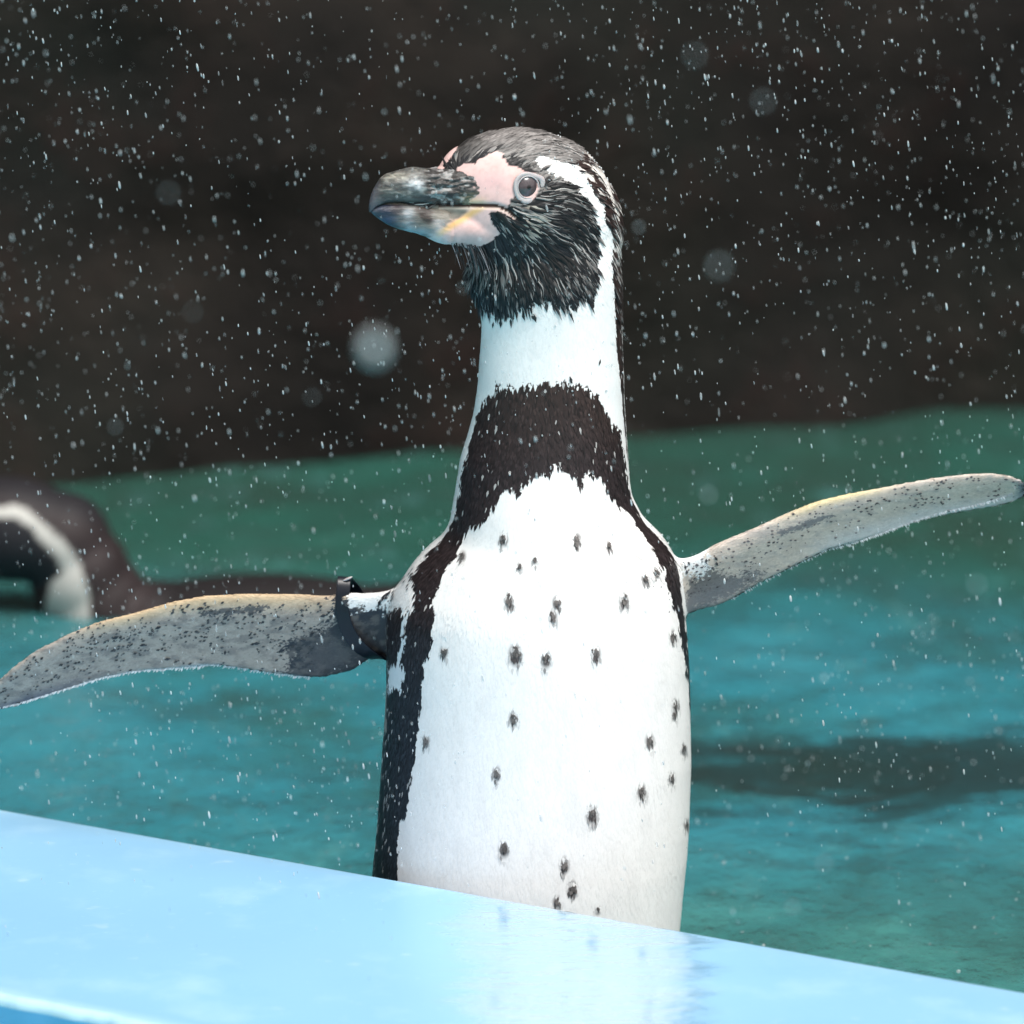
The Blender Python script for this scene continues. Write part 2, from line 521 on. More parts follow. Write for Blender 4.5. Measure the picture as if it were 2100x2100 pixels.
BAND = (R3((500, 250), (540, 180), (590, 150), (600, 90), (625, 110), (700, 120), (770, 90), (850, 100), (890, 60), (920, 110), (980, 70),
           (1040, 90), (1110, 115), (1180, 150), (1220, 220), (1290, 290), (1302, 380), (1325, 480), (1342, 640), (1372, 745), (1450, 890),
           (1540, 1000), (1600, 1080), (1625, 1150), (1638, 1240), (1650, 1330), (1675, 1480), (1698, 1650), (1725, 1932), (1745, 2300),
           (1725, 2300), (1700, 1932), (1672, 1680), (1640, 1530), (1612, 1390), (1580, 1280), (1545, 1150), (1500, 1070), (1430, 950),
           (1350, 840), (1240, 740), (1215, 680), (1180, 640), (1130, 600), (1085, 620), (1085, 690), (1060, 690), (1045, 600),
           (1010, 630), (930, 560), (870, 620), (800, 650), (740, 680), (720, 745), (690, 700), (640, 710), (590, 780), (540, 860),
           (450, 910), (400, 980), (380, 1060), (330, 1130), (300, 1200), (270, 1260), (240, 1340), (245, 1430), (235, 1560),
           (220, 1650), (185, 1700), (180, 1932))
        + R6((385, 150), (380, 250), (350, 430), (330, 600), (290, 700), (280, 860), (285, 1400), (60, 1400), (150, 940), (175, 700),
             (190, 500), (200, 350), (215, 150), (225, 0))
        + ZR((900, 1400), (900, 650), (1050, 600), (1100, 600), (1200, 650), (1210, 450), (1190, 300), (1240, 200), (1320, 100), (1420, 20))
        + R3((305, 960), (350, 900), (385, 770), (410, 600), (440, 480), (468, 380), (482, 300)))
FLANKWHITE = [ZR((1090, 590), (1150, 640), (1120, 750), (1115, 1000), (1070, 1190), (1110, 1200), (1120, 1300), (1050, 1440), (950, 1390),
                 (935, 1280), (960, 1180), (1040, 1180), (1090, 900), (1095, 700))]
STRIPE = R1((1055, 250), (1120, 245), (1200, 262), (1290, 290), (1340, 330), (1400, 405), (1450, 495), (1500, 600), (1530, 700), (1538, 850),
            (1545, 1000), (1548, 1200), (1562, 1400), (1578, 1550), (1600, 1750), (1560, 1800), (1400, 1500), (1390, 1085), (1422, 1080), (1436, 1000),
            (1452, 900), (1456, 760), (1446, 650), (1420, 568), (1382, 492), (1325, 434), (1268, 385), (1170, 350), (1100, 296))
NAPE = R1((1290, 288), (1340, 325), (1400, 402), (1450, 492), (1500, 597), (1530, 700), (1538, 850), (1547, 1000), (1550, 1200), (1564, 1400),
          (1580, 1550), (1600, 1750), (1615, 1950), (1900, 1950), (1900, 100), (1500, 100))
PINK_UP = R1((640, 330), (700, 285), (752, 290), (775, 268), (820, 240), (880, 222), (915, 232), (905, 258), (935, 270), (945, 300), (985, 305),
             (1030, 325), (1075, 338), (1100, 360), (1112, 385), (1115, 430), (1100, 480), (1070, 505), (1030, 505), (985, 480), (950, 490),
             (960, 515), (943, 545), (985, 585), (1003, 606), (960, 590), (900, 550), (860, 533), (780, 531), (640, 505))
PINK_LO = R1((400, 660), (480, 700), (520, 745), (620, 770), (715, 790), (745, 768), (790, 755), (850, 735), (885, 700), (915, 655),
             (870, 650), (850, 612), (830, 580), (850, 562), (900, 570), (960, 598), (1003, 612), (960, 585), (880, 532), (780, 527), (500, 527))
PALE = R1((1000, 545), (1060, 530), (1120, 545), (1125, 600), (1100, 650), (1040, 690), (990, 690), (1000, 640), (1030, 600))
CAPY = np.array([[0.0, -4.0]]) + np.array(R1((600, 1080), (780, 1110), (865, 1130), (880, 1185), (960, 1180), (1010, 1125), (1100, 1085), (1200, 1100), (1300, 1112), (1360, 1090), (1440, 1082), (1600, 1060)))
CROWN = R1((640, 100), (620, 250), (700, 275), (800, 240), (880, 215), (940, 268), (1060, 320), (1130, 355), (1200, 370), (1290, 400), (1200, 260), (1300, 285), (1420, 300), (1400, 60))
EYE_PX = (1083.0, 384.0)
SPOTS = [(950, 1017, 9), (1088, 1020, 10), (1148, 1030, 7), (980, 1070, 6), (1010, 1057, 6), (1217, 1093, 8), (1238, 1080, 7), (960, 1133, 10),
         (1050, 1137, 9), (1043, 1164, 9), (1177, 1134, 10), (972, 1236, 13), (1030, 1245, 11), (1124, 1234, 10), (838, 1229, 8), (1270, 1200, 8),
         (970, 1355, 10), (803, 1398, 8), (1226, 1398, 9), (1275, 1330, 8), (1272, 1350, 6), (1290, 1412, 7), (937, 1460, 9), (1267, 1468, 8),
         (1211, 1494, 10), (1117, 1537, 12), (1296, 1555, 7), (951, 1602, 11), (1065, 1633, 10), (1080, 1678, 11), (1050, 1702, 8),
         (1128, 1718, 6), (873, 1050, 7)]
SPOTS = [(x * 1.087, y * 1.087, r * 1.2) for x, y, r in SPOTS]
FL_DARK_L = R4((1480, 600), (1560, 740), (1640, 745), (1720, 740), (1720, 980), (1620, 1000), (1550, 1040), (1400, 1070), (1330, 1075), (1240, 1050),
               (1270, 1000), (1280, 950), (1220, 900), (1280, 880), (1400, 850), (1470, 790))
FL_STREAK_L = R4((880, 765), (1000, 745), (1150, 735), (1200, 742), (1150, 760), (1000, 775), (900, 778))
FL_DARK_R = R5((250, 780), (270, 720), (330, 640), (370, 630), (400, 655), (500, 680), (640, 640), (620, 690), (520, 760), (420, 800), (300, 850), (250, 900))
FL_STREAK_R = R5((700, 460), (780, 430), (900, 390), (990, 365), (980, 385), (850, 440), (720, 480))

def streaks(px, py, s=0):
    ang = np.arctan2(py - 430.0, px - 985.0)
    rad = np.hypot(px - 985.0, py - 430.0)
    wig = 0.10 * (vnoise(px / 26, py / 26, 0, 71) - 0.5) * 2
    a = (ang + wig) * np.clip(rad, 60, 400) / 7.0
    n = vnoise(a, rad / 60.0, 0, 50 + s) * 0.65 + vnoise(a * 1.9, rad / 34.0, 0, 60 + s) * 0.35
    return n

def mixc(c, m, col):
    m = np.asarray(m, float)[:, None]
    return c * (1 - m) + np.asarray(col, float)[None, :] * m

def pattern(px, py, head=None, jit=1.0):
    """plumage colour at pattern coordinates; returns rgb, kind (0 feather, 1 bare skin)"""
    n = len(px)
    wx = px + jit * 9 * (vnoise(px / 11, py / 11, 0, 1) - 0.5)
    wy = py + jit * 16 * (vnoise(px / 7, py / 22, 0, 2) - 0.5)
    c = np.tile(np.array([0.835, 0.805, 0.79]), (n, 1)) * (1 - 0.055 * sstep(0.40, 0.80, fbm(px / 26, py / 60, 0, 141, 3)))[:, None]
    skin = np.zeros(n)
    # breast band and flank stripe
    m = inside(wx, wy, BAND)
    t = sstep(1500, 1150, wy)[:, None]
    t2 = sstep(760, 1000, wy)[:, None]
    dark = np.array([0.014, 0.016, 0.022]) * (1 - t) + (np.array([0.034, 0.020, 0.017]) * (1 - t2) + np.array([0.022, 0.015, 0.016]) * t2) * t
    c = np.where(m[:, None], dark, c)
    for q in FLANKWHITE:
        c = mixc(c, inside(wx, wy, q), (0.72, 0.74, 0.76))
    # soft belly spots
    for (x, y, r) in SPOTS:
        k = (np.abs(px - x) < 2.2 * r) & (np.abs(py - y) < 3 * r)
        if k.any():
            d = np.hypot((px[k] - x) / (0.95 * r), (py[k] - y) / (1.55 * r))
            a = sstep(1.35, 0.2, d)[:, None] * (0.55 + 0.045 * r)
            c[k] = c[k] * (1 - np.clip(a, 0, 1)) + np.array([0.06, 0.05, 0.05]) * np.clip(a, 0, 1)
    # nape
    h = (py < 960)
    c = np.where((inside(px + 0.4 * (wx - px), wy, NAPE) & h)[:, None], np.array([[0.028, 0.021, 0.020]]), c)
    # head cap
    cy = np.interp(wx, CAPY[:, 0], CAPY[:, 1])
    cap = (wy < cy) & (py < 690)
    st = streaks(px, py)
    lit = sstep(0.62, 0.74, st) * 0.6
    zone = sstep(640, 470, py) * 0.75 + 0.25
    capc = np.array([0.014, 0.013, 0.015])[None, :] * (1 - (lit * zone)[:, None]) + np.array([0.40, 0.36, 0.34])[None, :] * (lit * zone)[:, None]
    c = np.where(cap[:, None], capc, c)
    cr = inside(wx, wy, CROWN) & cap
    s2 = vnoise(px / 30, py / 5.0, 0, 81)
    crc = np.array([0.10, 0.092, 0.09])[None, :] * (1 - s2[:, None]) + np.array([0.30, 0.28, 0.27])[None, :] * s2[:, None]  # grey crown: sky sheen on wet feathers painted into the colour
    fr = sstep(1010, 940, px)[:, None]
    crc = crc * (1 - 0.75 * fr)
    c = np.where(cr[:, None], crc, c)
    c = mixc(c, inside(wx, wy, PALE) & cap, (0.36, 0.33, 0.29))
    c = mixc(c, inside(wx, px * 0 + wy, STRIPE) & (py < 940) & (px > 1075), (0.82, 0.81, 0.80))
    np_ = inside(px + 0.4 * (wx - px), wy, NAPE) & h
    rr_ = np.hypot(px - 1115, (py - 440) * 0.95); aa_ = np.arctan2(py - 440, px - 1115)
    s3 = sstep(0.52, 0.66, vnoise(rr_ / 4.2, aa_ * 3.2, 0, 91)) * sstep(600, 450, py)
    nc = np.array([0.035, 0.020, 0.018])[None, :] * (1 - s3[:, None]) + np.array([0.75, 0.70, 0.66])[None, :] * s3[:, None]
    c = np.where(np_[:, None], nc, c)
    # bare skin of the face
    sx = px + 5 * (vnoise(px / 9, py / 9, 0, 4) - 0.5)
    sy = py + 5 * (vnoise(px / 9, py / 9, 0, 5) - 0.5)
    pu = inside(sx, sy, PINK_UP); pl = inside(sx, sy, PINK_LO)
    pk = np.array([0.76, 0.50, 0.47])[None, :] + 0.05 * (vnoise(px / 14, py / 14, 0, 6)[:, None] - 0.5)
    pk = pk * (1 - 0.10 * sstep(0.45, 0.8, vnoise(px / 6, py / 6, 0, 16))[:, None])
    pk = mixc(pk, np.clip(1 - np.hypot((px - 1010) / 60, (py - 372) / 26), 0, 1) * 0.5, (0.70, 0.42, 0.43))
    pk = mixc(pk, sstep(330, 312, py) * 0.5, (0.80, 0.62, 0.58))
    pk = mixc(pk, sstep(396, 414, py) * sstep(424, 420, py) * sstep(1012, 975, px) * 0.55, (0.66, 0.47, 0.24))
    yl = np.abs((py - 426) - (985 - px) * 0.62) / 11
    pk = mixc(pk, np.clip(1.2 - yl, 0, 1) * (py > 421) * (px < 1012) * 0.8, (0.74, 0.44, 0.14))
    hn = fbm(px / 12, py / 5.0, 0, 44, 4)
    hz_ = sstep(3, -7, (py - 426) - (974 - px) * 0.62 + 14 * (hn - 0.5)) * (py > 421) * sstep(985, 965, px)
    pk = pk * (1 - hz_[:, None]) + (np.array([0.19, 0.175, 0.15])[None, :] * (0.6 + 0.8 * hn[:, None])) * hz_[:, None]
    gd_ = gape_d(px, py)
    lip = np.exp(-((py - np.interp(px, GAPE[:, 0], GAPE[:, 1]) - 6) / 3.2) ** 2) * (px > 900) * (px < 1064)
    pk = mixc(pk, lip * 0.6, (0.80, 0.66, 0.56))
    pk = mixc(pk, sstep(4.2, 2.0, gd_) * (px < 1040), (0.05, 0.022, 0.016))
    pk = mixc(pk, sstep(925, 885, px) * (py > 450) * 0.7, (0.60, 0.55, 0.57))
    c = np.where((pu | pl)[:, None], pk, c)
    skin[pu | pl] = 1
    return c, skin

def beak_colour(px, py, upper, P):
    n = len(px)
    f = fbm(px / 12, py / 5.0, 0, 44, 4)
    g = fbm(px / 30 + py / 40, py / 9.0, 0, 45, 3)
    if upper:
        c = np.array([0.040, 0.037, 0.036])[None, :] + 0.26 * sstep(0.50, 0.68, f)[:, None]
        c = mixc(c, sstep(0.55, 0.3, g) * 0.6, (0.022, 0.018, 0.018))
        tip = sstep(885, 868, px)
        tc = mixc(np.tile(np.array([0.125, 0.123, 0.113]), (n, 1)), sstep(0.40, 0.6, g) * 0.8, (0.055, 0.055, 0.055))
        tc = mixc(tc, np.exp(-((px - 852) / 17) ** 2 - ((py - 379) / 12) ** 2) * (0.6 + 0.7 * f), (0.46, 0.47, 0.48))  # bill highlight painted into the horn colour as a pale blob
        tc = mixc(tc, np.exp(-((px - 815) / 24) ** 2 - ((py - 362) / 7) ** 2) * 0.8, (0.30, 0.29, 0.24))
        tc = tc * (0.55 + 0.9 * sstep(0.35, 0.7, f))[:, None]
        tc = mixc(tc, sstep(398, 412, py) * 0.6, (0.06, 0.055, 0.055))
        tc = mixc(tc, sstep(785, 765, px) * 0.6, (0.10, 0.095, 0.12))
        c = c * (1 - tip[:, None]) + tc * tip[:, None]
        c = mixc(c, sstep(925, 985, px) * sstep(388, 412, py) * 0.7, (0.36, 0.30, 0.17))
        c = mixc(c, sstep(416, 421, py) * 0.8 * (px > 800), (0.03, 0.022, 0.02))
    else:
        c = np.tile(np.array([0.20, 0.185, 0.165]), (n, 1)) * (0.7 + 0.6 * f[:, None])
        c = mixc(c, sstep(845, 800, px) * 0.9, (0.055, 0.07, 0.10))
        c = mixc(c, np.exp(-((px - 792) / 16) ** 2) * 0.7, (0.035, 0.05, 0.11))
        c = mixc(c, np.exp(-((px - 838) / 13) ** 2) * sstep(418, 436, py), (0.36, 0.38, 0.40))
        c = mixc(c, sstep(0.25, 0.75, np.exp(-(((px - 872) - (py - 440) * 0.5 + 16 * (g - 0.5)) / 17) ** 2) * (0.35 + 0.9 * f) * sstep(470, 452, py)) * 0.9, (0.065, 0.042, 0.036))
        c = mixc(c, np.exp(-((px - 812) / 12) ** 2) * sstep(445, 420, py), (0.07, 0.05, 0.06))
        ye = (py - 428) - (960 - px) * 0.5
        c = mixc(c, np.exp(-((ye - 12) / 12) ** 2) * sstep(880, 930, px), (0.62, 0.46, 0.16))
        lowp = sstep(8, 26, ye + 4) * sstep(855, 880, px)
        c = mixc(c, lowp, (0.72, 0.50, 0.49))
        c = mixc(c, sstep(900, 860, px) * sstep(462, 476, py) * 0.6, (0.42, 0.48, 0.54))
        c = c * (0.55 + 0.5 * sstep(0.35, 0.65, g))[:, None] * (0.8 + 0.2 * sstep(850, 900, px))[:, None]
        c = mixc(c, sstep(421, 417, py) * 0.5, (0.5, 0.45, 0.36))
    return c

def flipper_colour(px, py, side):
    n = len(px)
    base = np.array([0.375, 0.32, 0.28])[None, :] * (0.86 + 0.28 * fbm(px / 30, py / 18, 0, 101, 3)[:, None])
    wx = px + 26 * (fbm(px / 12, py / 9, 0, 7, 3) - 0.5) + RNG.normal(0, 6, n)
    wy = py + 24 * (fbm(px / 12, py / 9, 0, 8, 3) - 0.5) + RNG.normal(0, 5, n)
    T = FT[side]
    top = np.interp(px, T[:, 0], T[:, 1]); bot = np.interp(px, T[:, 0], T[:, 2])
    v = (py - top) / np.maximum(bot - top, 20)
    if side == 'L':
        yel = sstep(0.30, 0.02, v) * sstep(110, 260, px) * sstep(800, 560, px)
        base = mixc(base, sstep(0.45, 0.75, fbm(px / 20, py / 9, 0, 111, 3)) * 0.6, (0.16, 0.14, 0.135))
        base = mixc(base, yel * 0.75, (0.64, 0.46, 0.27))
        base = mixc(base, inside(wx, wy, FL_DARK_L) * (0.72 + 0.28 * sstep(0.35, 0.6, fbm(px / 14, py / 11, 0, 121, 3))), (0.032, 0.036, 0.046))
        base = mixc(base, sstep(560, 700, px) * sstep(0.25, 0.6, v) * 0.35, (0.09, 0.085, 0.085))
        inner = inside(wx, wy, R4((1330, 960), (1420, 890), (1500, 900), (1560, 960), (1480, 1010), (1380, 1020)))
        base = mixc(base, inner * 0.6, (0.10, 0.095, 0.10))
        base = mixc(base, inside(px, py + 0.4 * (wy - py), FL_STREAK_L) * 0.85, (0.06, 0.065, 0.075))
        base = mixc(base, sstep(0.70, 0.95, v) * sstep(240, 60, px) * 0.8, (0.05, 0.065, 0.11))
        base = mixc(base, (px > 715) & (wy < 1248), (0.74, 0.73, 0.73))
        base = mixc(base, sstep(0.94, 1.0, v) * (px < 620), (0.62, 0.66, 0.70))
    else:
        base = mixc(base * 1.55, sstep(0.5, 0.75, fbm(px / 22, py / 7, 0, 112, 3)) * 0.4, (0.30, 0.29, 0.30))
        base = mixc(base, sstep(0.55, 0.95, v) * sstep(1600, 1750, px) * 0.6, (0.66, 0.66, 0.69))
        yel = sstep(0.22, 0.02, v) * sstep(1560, 1680, px) * sstep(1860, 1740, px)
        base = mixc(base, yel * 0.9, (0.74, 0.60, 0.34))
        base = mixc(base, inside(wx, wy, FL_DARK_R) * 0.85, (0.13, 0.125, 0.13))
        base = mixc(base, sstep(0.45, 0.8, v) * sstep(1620, 1450, px) * 0.55, (0.24, 0.24, 0.27))
        base = mixc(base, inside(px, py + 0.4 * (wy - py), FL_STREAK_R) * 0.8, (0.16, 0.16, 0.18))
        base = mixc(base, (wx < 1450) & (wy < 1178), (0.78, 0.78, 0.78))
        base = mixc(base, sstep(2070, 2100, px) * 0.8, (0.12, 0.14, 0.2))
    return base

# ------------------------------------------------------------------ THE PENGUIN : shape
TL = [(430, 1060), (500, 985), (556, 948), (585, 966), (629, 984), (665, 988), (701, 987), (737, 984), (792, 980), (846, 972), (890, 960), (938, 945),
      (1004, 934), (1069, 923), (1098, 909), (1123, 878), (1152, 850), (1185, 826), (1215, 806), (1245, 795), (1342, 792), (1412, 791), (1482, 787),
      (1545, 783), (1607, 779), (1690, 772), (1752, 766), (1820, 759), (1950, 752), (2080, 765), (2190, 800), (2270, 870), (2320, 960)]
TRr = [(430, 1225), (500, 1264), (520, 1270), (574, 1274), (629, 1275), (701, 1276), (773, 1279), (822, 1280), (895, 1285), (985, 1291), (1018, 1296),
       (1062, 1318), (1101, 1358), (1141, 1385), (1196, 1397), (1275, 1408), (1348, 1413), (1438, 1416), (1566, 1419), (1690, 1415), (1760, 1411),
       (1826, 1404), (1903, 1397), (2050, 1380), (2190, 1335), (2270, 1260), (2320, 1170)]
TL, TRr = np.array(TL, float), np.array(TRr, float)
rows = np.arange(430, 2321, 6.0)
xl = smooth1(np.interp(rows, TL[:, 0], TL[:, 1]), 3)
xr = smooth1(np.interp(rows, TRr[:, 0], TRr[:, 1]), 3)
hw = (xr - xl) / 2
fr_ = np.interp(rows, [430, 560, 800, 1000, 1150, 1400, 1800, 2100, 2320], [0.80, 0.86, 0.90, 0.95, 0.88, 0.86, 0.90, 0.85, 0.8])
bk_ = np.interp(rows, [430, 700, 1000, 1200, 1800, 2320], [0.80, 0.85, 0.85, 0.72, 0.8, 0.9])
fr_, bk_ = smooth1(fr_, 260), smooth1(bk_, 200)
yc = 0.0 * rows
hwd = smooth1(hw, 500); hwd = np.where(rows < 900, hw, hw + (hwd - hw) * sstep(900, 1050, rows) * sstep(2200, 2050, rows))
hwd = smooth1(hwd, 60)
nv = 160
th = np.linspace(0, 2 * np.pi, nv, endpoint=False)
rings = np.zeros((len(rows), nv, 3))
for i_, py in enumerate(rows):
    cpt = onY((xl[i_] + xr[i_]) / 2, py, yc[i_])[0]
    a = hw[i_] * KPX
    ct, st_ = np.cos(th), np.sin(th)
    e = 0.96
    xx = a * np.sign(ct) * np.abs(ct) ** e
    dep = np.where(st_ < 0, fr_[i_], bk_[i_]) * hwd[i_] * KPX
    yy = dep * np.sign(st_) * np.abs(st_) ** e
    rings[i_, :, 0] = cpt[0] + xx
    rings[i_, :, 1] = cpt[1] + yy
    rings[i_, :, 2] = cpt[2]
torso = capped(rings[::-1])

YAW = math.radians(25)
FH = np.array([-math.cos(YAW), -math.sin(YAW), 0.0])
LH = np.array([math.sin(YAW), -math.cos(YAW), 0.0])
UH = np.array([0.0, 0.0, 1.0])
def headY(x): return -(1120.0 - np.asarray(x, float)) * KPX * math.tan(YAW)
def headloft(T, nv=96, sq=0.95, step=3.0, topw=1.0):
    T = np.asarray(T, float)
    xs = np.arange(T[0, 0], T[-1, 0], -step if T[-1, 0] < T[0, 0] else step)
    q = lambda k: smooth1(np.interp(-xs, -T[:, 0], T[:, k]), 4)
    top, bot, w = q(1), q(2), q(3)
    R = np.zeros((len(xs), nv, 3))
    t = np.linspace(0, 2 * np.pi, nv, endpoint=False)
    for i_, x in enumerate(xs):
        Y = headY(x)
        c = onY(x, (top[i_] + bot[i_]) / 2, Y)[0]
        hz = (bot[i_] - top[i_]) / 2 * KPX / math.cos(PITCH)
        cw, sw = np.cos(t), np.sin(t)
        lat = w[i_] * KPX * np.sign(cw) * np.abs(cw) ** sq
        v = hz * np.sign(sw) * np.abs(sw) ** sq
        R[i_] = c[None, :] + lat[:, None] * LH[None, :] + v[:, None] * UH[None, :]
    return R
HEAD = [(1262, 440, 500, 22), (1255, 408, 530, 48), (1240, 372, 560, 74), (1218, 336, 595, 95), (1190, 305, 610, 110), (1150, 285, 620, 119),
        (1100, 271, 612, 121), (1060, 268, 590, 116), (1026, 273, 562, 105), (1000, 279, 538, 94), (980, 286, 522, 80), (960, 294, 510, 68),
        (948, 299, 504, 58), (935, 305, 498, 50), (920, 317, 492, 42), (905, 340, 488, 30), (880, 362, 470, 26), (850, 375, 455, 18), (835, 390, 440, 10)]
headm = capped(headloft(HEAD, sq=0.98))
JOWL = [(1045, 432, 496, 62), (1015, 425, 505, 68), (985, 423, 508, 66), (955, 423, 507, 61), (925, 423, 501, 53), (905, 423, 496, 46), (888, 427, 486, 36)]
jowl = capped(headloft(JOWL, sq=0.9))

# flippers: stations (top point, bottom point)
SL = [((860, 1180), (870, 1330)), ((800, 1203), (820, 1340)), ((764, 1207), (790, 1346)), ((675, 1217), (722, 1380)), ((606, 1214), (652, 1395)),
      ((512, 1213), (559, 1384)), ((419, 1217), (442, 1366)), ((349, 1231), (349, 1375)), ((279, 1252), (279, 1380)), ((210, 1268), (210, 1394)),
      ((140, 1296), (140, 1417)), ((70, 1333), (70, 1440)), ((28, 1364), (20, 1455)), ((-12, 1402), (-20, 1463)), ((-40, 1436), (-45, 1462))]
SR = [((1330, 1140), (1350, 1290)), ((1389, 1140), (1395, 1275)), ((1424, 1132), (1425, 1264)), ((1486, 1103), (1490, 1238)), ((1548, 1078), (1560, 1198)),
      ((1611, 1049), (1625, 1166)), ((1673, 1024), (1693, 1132)), ((1735, 1009), (1756, 1115)), ((1797, 998), (1818, 1095)), ((1859, 986), (1880, 1074)),
      ((1921, 975), (1942, 1059)), ((1983, 968), (2004, 1049)), ((2030, 966), (2045, 1042)), ((2066, 971), (2078, 1033)), ((2094, 983), (2100, 1022))]
FT = {}
def flipper(S, side):
    S = np.array(S, float)
    m = len(S)
    u = np.linspace(0, m - 1, 150)
    g = lambda a: smooth1(np.interp(u, np.arange(m), a), 5)
    tx, ty, bx, by = g(S[:, 0, 0]), g(S[:, 0, 1]), g(S[:, 1, 0]), g(S[:, 1, 1])
    xx = (tx + bx) / 2
    o = np.argsort(xx)
    FT[side] = np.stack([xx[o], ty[o], by[o]], -1)
    nvv = 60
    half = nvv // 2
    vv = np.linspace(0, 1, half)
    R = np.zeros((150, 2 * half, 3))
    for k in range(150):
        f = k / 149
        T = (32 * (1 - f) + 9 * f) * KPX * 0.5
        prof_ = np.sqrt(np.clip(1 - (2 * np.clip(vv, 0, .30) / .6 - 1) ** 2, 0, 1)) * np.interp(vv, [0, .3, 1], [1, 1, 0.22])
        prof_ = np.maximum(prof_, 0.0)
        prof_[0] = 0.05; prof_[-1] = 0.12
        cy0 = (18 + 40 * f) * KPX if side == 'L' else (20 + 90 * f) * KPX
        pts = onY(tx[k] + (bx[k] - tx[k]) * vv, ty[k] + (by[k] - ty[k]) * vv, cy0)
        pts[:, 1] += (vv - 0.5) * 42 * KPX
        R[k, :half] = pts
        R[k, :half, 1] -= prof_ * T
        R[k, half:] = pts[::-1]
        R[k, half:, 1] += prof_[::-1] * T + 0.0006
    return capped(R)
flL, flR = flipper(SL, 'L'), flipper(SR, 'R')
# short stiff tail behind, under water
tl = np.zeros((20, 24, 3))
for k in range(20):
    f = k / 19
    c = onY(1085, 2210 + 150 * f, (150 + 190 * f) * KPX)[0]
    t = np.linspace(0, 2 * np.pi, 24, endpoint=False)
    tl[k] = c + np.stack([np.cos(t) * 90 * (1 - 0.5 * f) * KPX, np.sin(t) * 30 * (1 - .6 * f) * KPX, 0 * t], -1)
tail = capped(tl)

def union_remesh(parts, voxel, smooth_it):
    V, F, off = [], [], 0
    for v, f in parts:
        V.append(v)
        F += [q + off for q in f]
        off += len(v)
    o = mesh_np('tmp', np.concatenate(V), F)
    md = o.modifiers.new('r', 'REMESH')
    md.mode = 'VOXEL'
    md.voxel_size = voxel
    md.adaptivity = 0
    dg = bpy.context.evaluated_depsgraph_get()
    ev = o.evaluated_get(dg)
    me = ev.to_mesh()
    n = len(me.vertices)
    co = np.empty(n * 3, np.float32); me.vertices.foreach_get('co', co)
    co = co.reshape(-1, 3).astype(float)
    nl = len(me.loops)
    li = np.empty(nl, np.int32); me.loops.foreach_get('vertex_index', li)
    ls = np.empty(len(me.polygons), np.int32); me.polygons.foreach_get('loop_start', ls)
    lt = np.empty(len(me.polygons), np.int32); me.polygons.foreach_get('loop_total', lt)
    ed = np.empty(len(me.edges) * 2, np.int32); me.edges.foreach_get('vertices', ed)
    ed = ed.reshape(-1, 2)
    quads = np.stack([li[ls[lt == 4] + k] for k in range(4)], -1)
    tris = np.stack([li[ls[lt == 3] + k] for k in range(3)], -1) if (lt == 3).any() else np.zeros((0, 3), int)
    ev.to_mesh_clear()
    md_ = o.data
    bpy.data.objects.remove(o); bpy.data.meshes.remove(md_)
    deg = np.bincount(ed.ravel(), minlength=n)[:, None]
    def lap(c):
        r = np.zeros_like(c)
        for k in range(3):
            r[:, k] = np.bincount(ed[:, 0], c[ed[:, 1], k], n) + np.bincount(ed[:, 1], c[ed[:, 0], k], n)
        return r / deg - c
    for _ in range(smooth_it):
        co = co + 0.55 * lap(co)
        co = co - 0.57 * lap(co)
    return co, quads, tris
def vnormals(co, quads):
    a, b, c, d = [co[quads[:, k]] for k in range(4)]
    fn = np.cross(c - a, d - b)
    n = np.zeros_like(co)
    for k in range(4):
        for x in range(3):
            n[:, x] += np.bincount(quads[:, k], fn[:, x], len(co))
    return n / (np.linalg.norm(n, axis=1, keepdims=True) + 1e-12)

co, quads, tris = union_remesh([torso, headm, jowl, flL, flR, tail], 0.00095, 7)
# extra fairing where head, throat, neck and shoulders meet
px, py = toPx(co)
wgt = (sstep(470, 520, py) * sstep(700, 620, py) * (px > 940))[:, None]
wgt = wgt + (sstep(1100, 1150, py) * sstep(1400, 1340, py) * sstep(75, 30, np.minimum(np.abs(px - 795), np.abs(px - 1395))))[:, None] * 0.3
act = np.nonzero(wgt[:, 0] > 0.01)[0]
sel = np.zeros(len(co), bool); sel[act] = True
qe = np.concatenate([quads[:, [0, 1]], quads[:, [1, 2]], quads[:, [2, 3]], quads[:, [3, 0]]])
qe = qe[sel[qe[:, 0]]]
rm = np.full(len(co), -1); rm[act] = np.arange(len(act))
dg_ = np.bincount(rm[qe[:, 0]], minlength=len(act))[:, None]
for _ in range(160):
    m_ = np.stack([np.bincount(rm[qe[:, 0]], co[qe[:, 1], k], len(act)) for k in range(3)], 1) / np.maximum(dg_, 1)
    co[act] += (m_ - co[act]) * 0.6 * wgt[act]
# the corner of the mouth is a shallow fold in the facial skin
GAPE = np.array([(900, 420), (978, 421), (1014, 421.5), (1033, 427), (1048, 436), (1060, 446)], float)
def gape_d(x, y):
    d = np.full(len(x), 1e9)
    for a, b in zip(GAPE[:-1], GAPE[1:]):
        ab = b - a
        t = np.clip(((x - a[0]) * ab[0] + (y - a[1]) * ab[1]) / (ab @ ab), 0, 1)
        d = np.minimum(d, np.hypot(x - a[0] - t * ab[0], y - a[1] - t * ab[1]))
    return d
px, py = toPx(co)
nrm = vnormals(co, quads)
near_ = (py < 500) & (px < 1080)
gi = np.nonzero(near_)[0]
gd = gape_d(px[gi], py[gi])
co[gi] -= nrm[gi] * (6.0 * KPX * np.exp(-(gd / 4.0) ** 2) * (nrm[gi, 1] < 0))[:, None]
nrm = vnormals(co, quads)

